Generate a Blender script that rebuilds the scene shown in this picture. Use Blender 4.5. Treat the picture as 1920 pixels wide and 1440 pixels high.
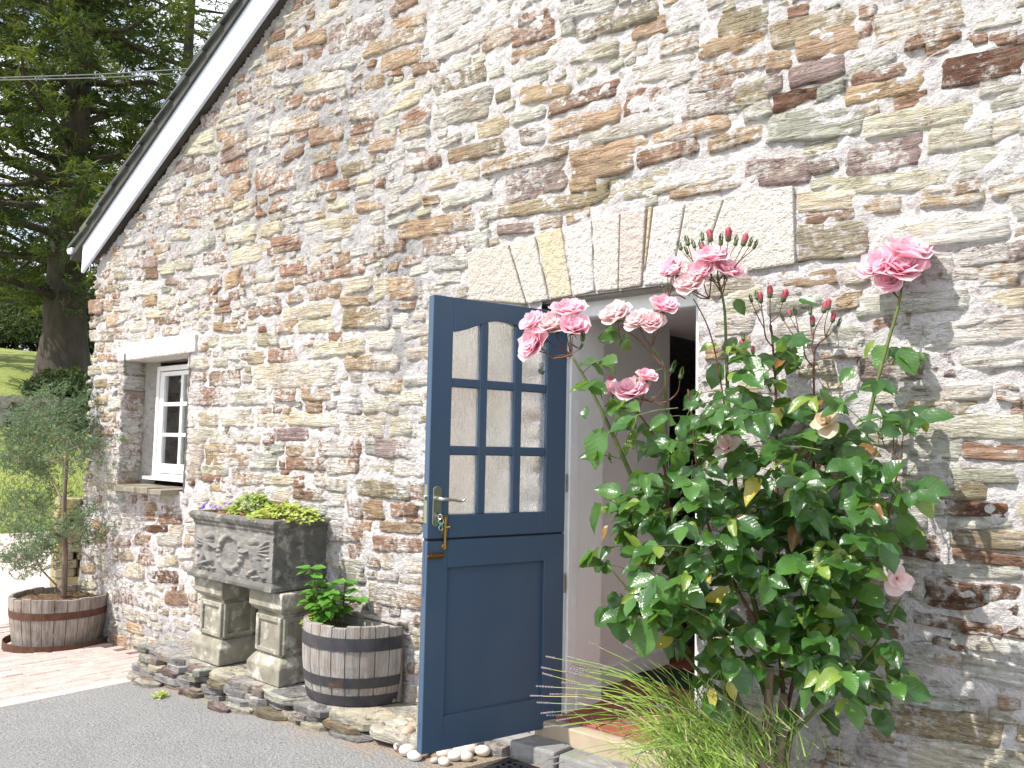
import bpy, math, random
import numpy as np
from mathutils import Vector, Matrix, Euler, Quaternion

for o in list(bpy.data.objects):
    bpy.data.objects.remove(o)
scene = bpy.context.scene
COL = scene.collection
R = math.radians

# ------------------------------------------------------------------ camera
F_PX, PITCH, ROLL, YAW = 1554.75, 0.0757709, 0.0203821, 0.7060028
CAM_H, CAM_D = 1.3134, 3.15837          # eye height, distance to the wall face (y = 0)
fw = Vector((-math.sin(YAW)*math.cos(PITCH), math.cos(YAW)*math.cos(PITCH), math.sin(PITCH)))
rt0 = Vector((math.cos(YAW), math.sin(YAW), 0)); up0 = rt0.cross(fw)
RT = rt0*math.cos(ROLL) + up0*math.sin(ROLL)
UP = -rt0*math.sin(ROLL) + up0*math.cos(ROLL)
CAM = Vector((0, -CAM_D, CAM_H))
cd = bpy.data.cameras.new('camera'); cam = bpy.data.objects.new('camera', cd); COL.objects.link(cam)
cd.sensor_width = 36; cd.lens = F_PX/1920*36; cd.clip_start = 0.02; cd.clip_end = 2000
cam.matrix_world = Matrix(((RT.x, UP.x, -fw.x, CAM.x), (RT.y, UP.y, -fw.y, CAM.y), (RT.z, UP.z, -fw.z, CAM.z), (0, 0, 0, 1)))
scene.camera = cam

# ------------------------------------------------------------------ world and sun
SUN_AZ, SUN_EL = 27, 52                  # degrees left of the wall's normal, above the horizon
to_sun = Vector((-math.sin(R(SUN_AZ))*math.cos(R(SUN_EL)), -math.cos(R(SUN_AZ))*math.cos(R(SUN_EL)), math.sin(R(SUN_EL))))
world = bpy.data.worlds.new('World'); scene.world = world; world.use_nodes = True
wn = world.node_tree; wn.nodes.clear()
wo = wn.nodes.new('ShaderNodeOutputWorld'); wb = wn.nodes.new('ShaderNodeBackground')
sky = wn.nodes.new('ShaderNodeTexSky'); sky.sky_type = 'NISHITA'; sky.sun_disc = False
sky.sun_elevation = R(SUN_EL); sky.sun_rotation = math.atan2(to_sun.x, to_sun.y) % (2*math.pi)
wc = wn.nodes.new('ShaderNodeTexCoord'); wm = wn.nodes.new('ShaderNodeMapping'); wm.inputs['Scale'].default_value = (1, 1, 2.4)
wz = wn.nodes.new('ShaderNodeTexNoise'); wz.inputs['Scale'].default_value = 2.6; wz.inputs['Detail'].default_value = 6; wz.inputs['Roughness'].default_value = 0.58
wr = wn.nodes.new('ShaderNodeValToRGB'); wr.color_ramp.elements[0].position = 0.40; wr.color_ramp.elements[1].position = 0.60
wx = wn.nodes.new('ShaderNodeMix'); wx.data_type = 'RGBA'; wx.inputs[7].default_value = (9.0, 9.2, 9.6, 1)
wn.links.new(wc.outputs['Generated'], wm.inputs['Vector']); wn.links.new(wm.outputs[0], wz.inputs['Vector'])
wn.links.new(wz.outputs['Fac'], wr.inputs['Fac']); wn.links.new(wr.outputs['Color'], wx.inputs[0])
wn.links.new(sky.outputs[0], wx.inputs[6]); wn.links.new(wx.outputs[2], wb.inputs['Color'])
wb.inputs['Strength'].default_value = 0.14
wn.links.new(wb.outputs[0], wo.inputs[0])
sd = bpy.data.lights.new('sun', 'SUN'); sd.energy = 4.2; sd.angle = R(0.53); sd.color = (1.0, 0.95, 0.87)
so = bpy.data.objects.new('sun', sd); COL.objects.link(so); so.location = (-6, -8, 12)
so.rotation_euler = (-to_sun).to_track_quat('-Z', 'Y').to_euler()
scene.view_settings.view_transform = 'Standard'; scene.view_settings.look = 'None'
scene.view_settings.exposure = 0.76; scene.view_settings.gamma = 1; scene.view_settings.use_curve_mapping = False
scene.render.engine = 'CYCLES'

# ------------------------------------------------------------------ photo pixel -> place
def pray(x, y): return fw*F_PX + RT*(x-960) - UP*(y-720)
def on_y(x, y, Y=0.0):                   # point of the plane parallel to the wall at y = Y
    v = pray(x, y); t = (CAM_D+Y)/v.y; return CAM + v*t
def on_z(x, y, z):                       # point of a level surface
    v = pray(x, y); t = (z-CAM_H)/v.z; return CAM + v*t
def to_px(P):
    d = Vector(P)-CAM; w = d.dot(fw); return (960+F_PX*d.dot(RT)/w, 720-F_PX*d.dot(UP)/w)
def gz(x): return -0.10 + 0.055*(min(max(x, -8.2), -2.5)+2.5)     # the drive falls to the left
def on_ground(x, y):
    z = -0.2
    for k in range(6): P = on_z(x, y, z); z = gz(P.x)
    return P

# ------------------------------------------------------------------ noise
def _h(i, j, s):
    n = (i.astype(np.int64)*374761393 + j.astype(np.int64)*668265263 + s*974711) & 0x7fffffff
    n = ((n ^ (n >> 13))*1274126177) & 0x7fffffff
    return ((n ^ (n >> 16)) & 0xffff)/65535.0
def vnoise(x, y, s=0):
    x = np.asarray(x, float); y = np.asarray(y, float)
    i = np.floor(x); j = np.floor(y); u = x-i; v = y-j; u = u*u*(3-2*u); v = v*v*(3-2*v)
    a = _h(i, j, s); b = _h(i+1, j, s); c = _h(i, j+1, s); d = _h(i+1, j+1, s)
    return (a*(1-u)+b*u)*(1-v) + (c*(1-u)+d*u)*v
def fnoise(x, y, s=0, o=4):
    r = 0; a = 0.5; x = np.asarray(x, float); y = np.asarray(y, float)
    for k in range(o): r = r + a*vnoise(x*2**k, y*2**k, s+k*17); a *= 0.5
    return r/(1-0.5**o)                  # 0..1

# ------------------------------------------------------------------ objects
class MB:
    def __init__(self): self.v = []; self.f = []; self.m = []; self.c = []; self.r = []
    def add(self, vs, fs, mi=0, col=None, rnd=0.0):
        b = len(self.v); self.v += [tuple(p) for p in vs]; self.f += [tuple(b+i for i in q) for q in fs]; self.m += [mi]*len(fs)
        if col is not None: self.c += [col]*len(vs); self.r += [rnd]*len(vs)
        return self
    def box(self, c, s, rot=None, jit=0, rng=None, mi=0, taper=1.0, **k):
        vs = []
        for sx, sy, sz in ((-1,-1,-1),(1,-1,-1),(1,1,-1),(-1,1,-1),(-1,-1,1),(1,-1,1),(1,1,1),(-1,1,1)):
            t = taper if sz > 0 else 1
            p = Vector((sx*s[0]/2*t, sy*s[1]/2*t, sz*s[2]/2))
            if jit: p += Vector((rng.uniform(-jit, jit), rng.uniform(-jit, jit), rng.uniform(-jit, jit)))
            if rot is not None: p = rot @ p
            vs.append(Vector(c)+p)
        return self.add(vs, ((0,3,2,1),(4,5,6,7),(0,1,5,4),(1,2,6,5),(2,3,7,6),(3,0,4,7)), mi, **k)
    def b2(self, lo, hi, mi=0): return self.box([(a+b)/2 for a, b in zip(lo, hi)], [b-a for a, b in zip(lo, hi)], mi=mi)
    def tube(self, pts, rad, n=6, mi=0, cap=True):
        pts = [Vector(p) for p in pts]; b = []; ref = None
        if not hasattr(rad, '__len__'): rad = [rad]*len(pts)
        for i, p in enumerate(pts):
            d = (pts[min(i+1, len(pts)-1)]-pts[max(i-1, 0)]).normalized()
            if ref is None: ref = d.orthogonal().normalized()
            ref = (ref - d*ref.dot(d)); ref = ref.normalized() if ref.length > 1e-6 else d.orthogonal().normalized()
            q = d.cross(ref)
            b += [p + (ref*math.cos(2*math.pi*k/n)+q*math.sin(2*math.pi*k/n))*rad[i] for k in range(n)]
        fs = [(i*n+k, i*n+(k+1) % n, (i+1)*n+(k+1) % n, (i+1)*n+k) for i in range(len(pts)-1) for k in range(n)]
        if cap: fs += [tuple(range(n))[::-1], tuple((len(pts)-1)*n+k for k in range(n))]
        return self.add(b, fs, mi)
    def lathe(self, prof, n=24, a0=0, a1=2*math.pi, c=(0,0,0), mi=0, ell=(1,1)):
        full = abs(a1-a0) > 6.28; m = n if full else n+1; vs = []; fs = []
        for r, z in prof:
            for k in range(m):
                a = a0+(a1-a0)*k/n; vs.append((c[0]+r*math.cos(a)*ell[0], c[1]+r*math.sin(a)*ell[1], c[2]+z))
        for i in range(len(prof)-1):
            for k in range(n):
                k2 = (k+1) % m; fs.append((i*m+k, i*m+k2, (i+1)*m+k2, (i+1)*m+k))
        return self.add(vs, fs, mi)
    def prism(self, poly, y0, y1, mi=0):  # polygon in (x, z) seen from the front, from y0 (front) to y1
        n = len(poly); vs = [(x, y0, z) for x, z in poly]+[(x, y1, z) for x, z in poly]
        fs = [tuple(range(n)), tuple(range(2*n-1, n-1, -1))]+[(k, n+k, n+(k+1) % n, (k+1) % n) for k in range(n)]
        return self.add(vs, fs, mi)
    def mesh(self, name, mats, smooth=False):
        me = bpy.data.meshes.new(name); me.from_pydata([tuple(p) for p in self.v], [], self.f)
        for m in (mats if isinstance(mats, (list, tuple)) else [mats]): me.materials.append(m)
        if any(self.m): me.polygons.foreach_set('material_index', self.m)
        if smooth: me.polygons.foreach_set('use_smooth', [True]*len(me.polygons))
        if self.c:
            a = me.attributes.new('tint', 'FLOAT_COLOR', 'POINT'); a.data.foreach_set('color', np.array(self.c, float).reshape(-1))
            a = me.attributes.new('vary', 'FLOAT', 'POINT'); a.data.foreach_set('value', np.array(self.r, float))
        me.update(); return me
    def obj(self, name, mats, parent=None, smooth=False, bevel=0, segs=1, fix=False):
        me = self.mesh(name, mats, smooth)
        if fix:
            import bmesh
            bm = bmesh.new(); bm.from_mesh(me); bmesh.ops.recalc_face_normals(bm, faces=bm.faces); bm.to_mesh(me); bm.free()
        return link(name, me, parent, bevel, segs)
def link(name, me, parent=None, bevel=0, segs=1, mat=None):
    o = bpy.data.objects.new(name, me); COL.objects.link(o)
    if mat is not None: o.matrix_world = mat
    if parent is not None:
        o.parent = parent; o.matrix_parent_inverse = INV[parent.name]
    if bevel:
        b = o.modifiers.new('bevel', 'BEVEL'); b.width = bevel; b.segments = segs; b.limit_method = 'ANGLE'; b.angle_limit = R(35)
    INV[o.name] = mat.inverted() if mat is not None else Matrix.Identity(4)
    return o
INV = {}
def thing(name, label, cat, loc, group=None):
    o = bpy.data.objects.new(name, None); COL.objects.link(o); o.location = loc; o.empty_display_size = 0.1
    INV[o.name] = Matrix.Translation(Vector(loc)).inverted()
    return tag(o, label, cat, group)
def tag(o, label=None, cat=None, group=None, kind=None):
    if label: o['label'] = label
    if cat: o['category'] = cat
    if group: o['group'] = group
    if kind: o['kind'] = kind
    return o

# ------------------------------------------------------------------ materials
def M(name):
    m = bpy.data.materials.new(name); m.use_nodes = True; nt = m.node_tree; nt.nodes.clear()
    out = nt.nodes.new('ShaderNodeOutputMaterial'); p = nt.nodes.new('ShaderNodeBsdfPrincipled'); nt.links.new(p.outputs[0], out.inputs[0])
    p.inputs['Specular IOR Level'].default_value = 0.3
    return m, nt, p, out
def nd(nt, t, **k):
    n = nt.nodes.new('ShaderNode'+t)
    for a, b in k.items(): setattr(n, a, b)
    return n
def noise(nt, vec, scale, detail=4, rough=0.55, dist=0):
    n = nd(nt, 'TexNoise'); n.inputs['Scale'].default_value = scale; n.inputs['Detail'].default_value = detail
    n.inputs['Roughness'].default_value = rough; n.inputs['Distortion'].default_value = dist
    if vec is not None: nt.links.new(vec, n.inputs['Vector'])
    return n.outputs['Fac']
def mapv(nt, vec, scale=(1,1,1), rot=(0,0,0)):
    n = nd(nt, 'Mapping'); n.inputs['Scale'].default_value = scale; n.inputs['Rotation'].default_value = rot; nt.links.new(vec, n.inputs['Vector']); return n.outputs[0]
def ramp(nt, fac, stops):
    n = nd(nt, 'ValToRGB'); e = n.color_ramp.elements
    while len(e) < len(stops): e.new(0.5)
    for q, (p, c) in zip(e, stops):
        q.position = p; q.color = (c, c, c, 1) if not hasattr(c, '__len__') else (*c, 1)
    nt.links.new(fac, n.inputs['Fac']); return n.outputs['Color']
def mix(nt, fac, a, b, mode='MIX'):
    n = nd(nt, 'Mix', data_type='RGBA', blend_type=mode)
    for i, x in ((0, fac), (6, a), (7, b)):
        if hasattr(x, 'is_linked') or hasattr(x, 'links'): nt.links.new(x, n.inputs[i])
        elif i == 0: n.inputs[0].default_value = x
        else: n.inputs[i].default_value = (*x, 1)
    return n.outputs[2]
def bump(nt, p, h, strength=0.5, dist=0.01, prev=None):
    b = nd(nt, 'Bump'); b.inputs['Strength'].default_value = strength; b.inputs['Distance'].default_value = dist
    nt.links.new(h, b.inputs['Height'])
    if prev is not None: nt.links.new(prev, b.inputs['Normal'])
    if p is not None: nt.links.new(b.outputs[0], p.inputs['Normal'])
    return b.outputs[0]
def pos(nt): return nd(nt, 'NewGeometry').outputs['Position']
def ocoord(nt): return nd(nt, 'TexCoord').outputs['Object']
def rough_mat(name, c1, c2, scale=8, stretch=(1,1,1), rough=0.85, bs=0.4, bd=0.01, c3=None, s3=3, t3=(0.55, 0.7), fine=60, obj=False, spec=0.25):
    m, nt, p, out = M(name); v = ocoord(nt) if obj else pos(nt)
    vs = mapv(nt, v, stretch); n1 = noise(nt, vs, scale, 6, 0.6)
    c = mix(nt, ramp(nt, n1, ((0.3, 0), (0.7, 1))), c1, c2)
    if c3 is not None: c = mix(nt, ramp(nt, noise(nt, v, s3, 5, 0.65), ((t3[0], 0), (t3[1], 1))), c, c3)
    nt.links.new(c, p.inputs['Base Color']); p.inputs['Roughness'].default_value = rough; p.inputs['Specular IOR Level'].default_value = spec
    b1 = bump(nt, None, noise(nt, vs, fine, 5, 0.65), bs*0.7, bd*0.5); bump(nt, p, n1, bs, bd, b1)
    return m
def plain(name, c, rough=0.5, metal=0, spec=0.4):
    m, nt, p, out = M(name); p.inputs['Base Color'].default_value = (*c, 1); p.inputs['Roughness'].default_value = rough
    p.inputs['Metallic'].default_value = metal; p.inputs['Specular IOR Level'].default_value = spec
    n = noise(nt, ocoord(nt), 14, 4); cc = mix(nt, n, [x*0.86 for x in c], [min(x*1.12, 1) for x in c]); nt.links.new(cc, p.inputs['Base Color'])
    return m
def leaf_mat(name, c1, c2, rough=0.4, trans=0.25, tcol=None, scale=9, spec=0.5, use_tint=False):
    m, nt, p, out = M(name)
    info = nd(nt, 'ObjectInfo').outputs['Random']
    n = noise(nt, pos(nt), scale, 3)
    a = nd(nt, 'Math', operation='ADD'); nt.links.new(n, a.inputs[0]); nt.links.new(info, a.inputs[1])
    h = nd(nt, 'Math', operation='MULTIPLY'); h.inputs[1].default_value = 0.5; nt.links.new(a.outputs[0], h.inputs[0])
    c = mix(nt, ramp(nt, h.outputs[0], ((0.25, 0), (0.75, 1))), c1, c2)
    if use_tint:
        t = nd(nt, 'Attribute', attribute_name='tint'); c = mix(nt, 1.0, c, t.outputs['Color'], 'MULTIPLY')
    nt.links.new(c, p.inputs['Base Color']); p.inputs['Roughness'].default_value = rough; p.inputs['Specular IOR Level'].default_value = spec
    tr = nd(nt, 'BsdfTranslucent'); mx = nd(nt, 'MixShader'); mx.inputs[0].default_value = trans
    if tcol is None: nt.links.new(c, tr.inputs['Color'])
    else: tr.inputs['Color'].default_value = (*tcol, 1)
    nt.links.new(p.outputs[0], mx.inputs[1]); nt.links.new(tr.outputs[0], mx.inputs[2]); nt.links.new(mx.outputs[0], out.inputs[0])
    return m
# ------------------------------------------------------------------ shared materials
def stone_material(wash_on=True):
    m, nt, p, out = M('wall stone'); g = pos(nt)
    t = nd(nt, 'Attribute', attribute_name='tint').outputs['Color']; r = nd(nt, 'Attribute', attribute_name='vary').outputs['Fac']
    cx = nd(nt, 'CombineXYZ'); mu = nd(nt, 'Math', operation='MULTIPLY'); mu.inputs[1].default_value = 37.0; nt.links.new(r, mu.inputs[0])
    for i in range(3): nt.links.new(mu.outputs[0], cx.inputs[i])
    va = nd(nt, 'VectorMath', operation='ADD'); nt.links.new(g, va.inputs[0]); nt.links.new(cx.outputs[0], va.inputs[1]); v = va.outputs[0]
    st = mapv(nt, v, (7, 7, 46), (0, R(-7), 0))
    n1 = noise(nt, st, 1.0, 7, 0.68, 0.6)                     # cleavage along the bed
    n2 = noise(nt, v, 9, 5, 0.6); n3 = noise(nt, v, 3.2, 4, 0.6); n4 = noise(nt, v, 70, 3, 0.6)
    dark = mix(nt, 1.0, t, (0.74, 0.68, 0.63), 'MULTIPLY'); lite = mix(nt, 0.42, t, (0.66, 0.60, 0.46))
    c = mix(nt, ramp(nt, n1, ((0.30, 0), (0.62, 1))), dark, t)
    c = mix(nt, ramp(nt, n2, ((0.50, 0), (0.72, 0.85))), c, lite)
    rust = mix(nt, 0.55, t, (0.33, 0.17, 0.08)); c = mix(nt, ramp(nt, n3, ((0.56, 0), (0.66, 0.6))), c, rust)
    wash = nd(nt, 'Math', operation='MULTIPLY'); nt.links.new(noise(nt, g, 26, 6, 0.7), wash.inputs[0]); nt.links.new(noise(nt, g, 2.1, 3), wash.inputs[1])
    if wash_on: c = mix(nt, ramp(nt, wash.outputs[0], ((0.232, 0), (0.30, 0.85))), c, (0.70, 0.67, 0.64))   # lime wash left in the hollows
    n5 = noise(nt, mapv(nt, v, (10, 10, 62), (0, R(-9), 0)), 1.0, 6, 0.62, 1.2)
    sb = nd(nt, 'Math', operation='SUBTRACT'); sb.inputs[1].default_value = 0.5; nt.links.new(n5, sb.inputs[0]); ab = nd(nt, 'Math', operation='ABSOLUTE'); nt.links.new(sb.outputs[0], ab.inputs[0])
    pat = ramp(nt, noise(nt, v, 6, 3), ((0.42, 0), (0.56, 1)))
    crk = nd(nt, 'Math', operation='MAXIMUM'); nt.links.new(ramp(nt, ab.outputs[0], ((0.0, 0), (0.022, 1))), crk.inputs[0]); nt.links.new(pat, crk.inputs[1])   # open cleavage cracks, in patches
    cr = ramp(nt, n1, ((0.34, 0), (0.40, 1))); c = mix(nt, 1.0, c, mix(nt, cr, (0.55, 0.5, 0.46), (1, 1, 1)), 'MULTIPLY')
    c = mix(nt, 1.0, c, mix(nt, crk.outputs[0], (0.40, 0.35, 0.31), (1, 1, 1)), 'MULTIPLY')
    nt.links.new(c, p.inputs['Base Color']); p.inputs['Roughness'].default_value = 0.82; p.inputs['Specular IOR Level'].default_value = 0.22
    b1 = bump(nt, None, n4, 0.4, 0.006); b2 = bump(nt, None, n2, 0.35, 0.02, b1); b3 = bump(nt, None, crk.outputs[0], 0.7, 0.008, b2); bump(nt, p, n1, 1.0, 0.05, b3)
    return m
def mortar_material():
    m, nt, p, out = M('lime mortar'); g = pos(nt)
    t = nd(nt, 'Attribute', attribute_name='tint').outputs['Color']
    n1 = noise(nt, g, 7, 6, 0.65); n2 = noise(nt, g, 55, 5, 0.7); n3 = noise(nt, g, 22, 6, 0.7)
    c = mix(nt, ramp(nt, n1, ((0.35, 0), (0.65, 1))), mix(nt, 1.0, t, (0.80, 0.77, 0.76), 'MULTIPLY'), t)
    c = mix(nt, ramp(nt, n3, ((0.34, 1), (0.47, 0))), c, mix(nt, 1.0, c, (0.62, 0.57, 0.54), 'MULTIPLY'))
    nt.links.new(c, p.inputs['Base Color']); p.inputs['Roughness'].default_value = 0.92; p.inputs['Specular IOR Level'].default_value = 0.15
    b1 = bump(nt, None, n2, 0.7, 0.012); bump(nt, p, n3, 0.9, 0.05, b1)
    return m
m_stone = stone_material(); m_mortar = mortar_material()
def granite_material(name, base):
    m, nt, p, out = M(name); g = pos(nt); n1 = noise(nt, g, 120, 3, 0.6); n2 = noise(nt, g, 5, 5, 0.6); n3 = noise(nt, g, 32, 4, 0.65)
    info = nd(nt, 'Attribute', attribute_name='tint').outputs['Color']
    info = mix(nt, 1.0, info, (0.86, 0.85, 0.84), 'MULTIPLY'); c = mix(nt, ramp(nt, n1, ((0.34, 1), (0.46, 0))), info, (0.30, 0.27, 0.25)); c = mix(nt, ramp(nt, n2, ((0.35, 0), (0.7, 0.6))), c, base)
    nt.links.new(c, p.inputs['Base Color']); p.inputs['Roughness'].default_value = 0.85
    b = bump(nt, None, n1, 0.6, 0.010); bump(nt, p, n3, 0.8, 0.03, b); return m
m_granite = granite_material('dressed granite', (0.50, 0.46, 0.41))
m_blue = rough_mat('blue door paint', (0.040, 0.074, 0.130), (0.048, 0.086, 0.146), 5, (1, 1, .12), 0.45, 0.12, 0.004, (0.056, 0.090, 0.140), 2.5, (0.5, 0.75), 50, spec=0.45)
m_white = plain('white gloss paint', (0.80, 0.80, 0.80), 0.35)
m_plaster = rough_mat('white plaster', (0.76, 0.74, 0.73), (0.80, 0.79, 0.78), 3, bs=0.05, fine=40)
m_board = plain('pale blue white barge paint', (0.66, 0.73, 0.86), 0.5)
m_slate = rough_mat('roof slate', (0.055, 0.06, 0.062), (0.10, 0.11, 0.10), 6, (1,1,1), 0.7, 0.35, 0.008, (0.12, 0.13, 0.09), 4)
m_terra = rough_mat('terracotta', (0.22, 0.075, 0.045), (0.30, 0.11, 0.07), 9, rough=0.6, bs=0.1)
m_brass = rough_mat('old brass', (0.30, 0.19, 0.05), (0.42, 0.29, 0.10), 40, rough=0.35, bs=0.1, obj=False); m_brass.node_tree.nodes['Principled BSDF'].inputs['Metallic'].default_value = 0.85
m_nickel = rough_mat('nickel plate', (0.40, 0.40, 0.34), (0.56, 0.56, 0.50), 30, rough=0.28, bs=0.05); m_nickel.node_tree.nodes['Principled BSDF'].inputs['Metallic'].default_value = 0.9
m_dark = plain('painted gap shade', (0.03, 0.03, 0.035), 0.9)  # dark colour standing for shade in the door gap and keyhole
def glass_material(name, wavy=True):
    m, nt, p, out = M(name); p.inputs['Base Color'].default_value = (0.97, 0.98, 0.97, 1); p.inputs['Transmission Weight'].default_value = 1.0
    p.inputs['IOR'].default_value = 1.2 if wavy else 1.45; p.inputs['Roughness'].default_value = 0.55 if wavy else 0.0; p.inputs['Specular IOR Level'].default_value = 0.5
    if wavy:
        v = mapv(nt, pos(nt), (38, 38, 24)); w = noise(nt, v, 1.0, 4, 0.5, 2.5); bump(nt, p, w, 0.9, 0.035)
    return m
m_obscure = glass_material('rippled obscure glass'); m_clear = glass_material('clear glass', False)

# ------------------------------------------------------------------ cottage
house = thing('stone_cottage', 'old slate rubble cottage gable with white bargeboard, small window and granite arched doorway', 'cottage', (-3.4, 0, 0))
XL, XR, WZ0 = -7.66, 2.0, -0.75
DOOR = (-2.50, -1.672, -0.2, 2.03)            # opening in the wall: x0, x1, z0, z1
WIN = (-6.90, -5.88, 0.94, 1.965)
ROOF_A, ROOF_B = (-7.745, 2.834), (-5.024, 4.23)   # under edge of the bargeboard
RS = (4.23-2.91)/(7.479-5.024)
RIDGE_X = -2.85
def under_roof(x): return 2.91 + RS*((x if x < RIDGE_X else 2*RIDGE_X-x)+7.479)

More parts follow.
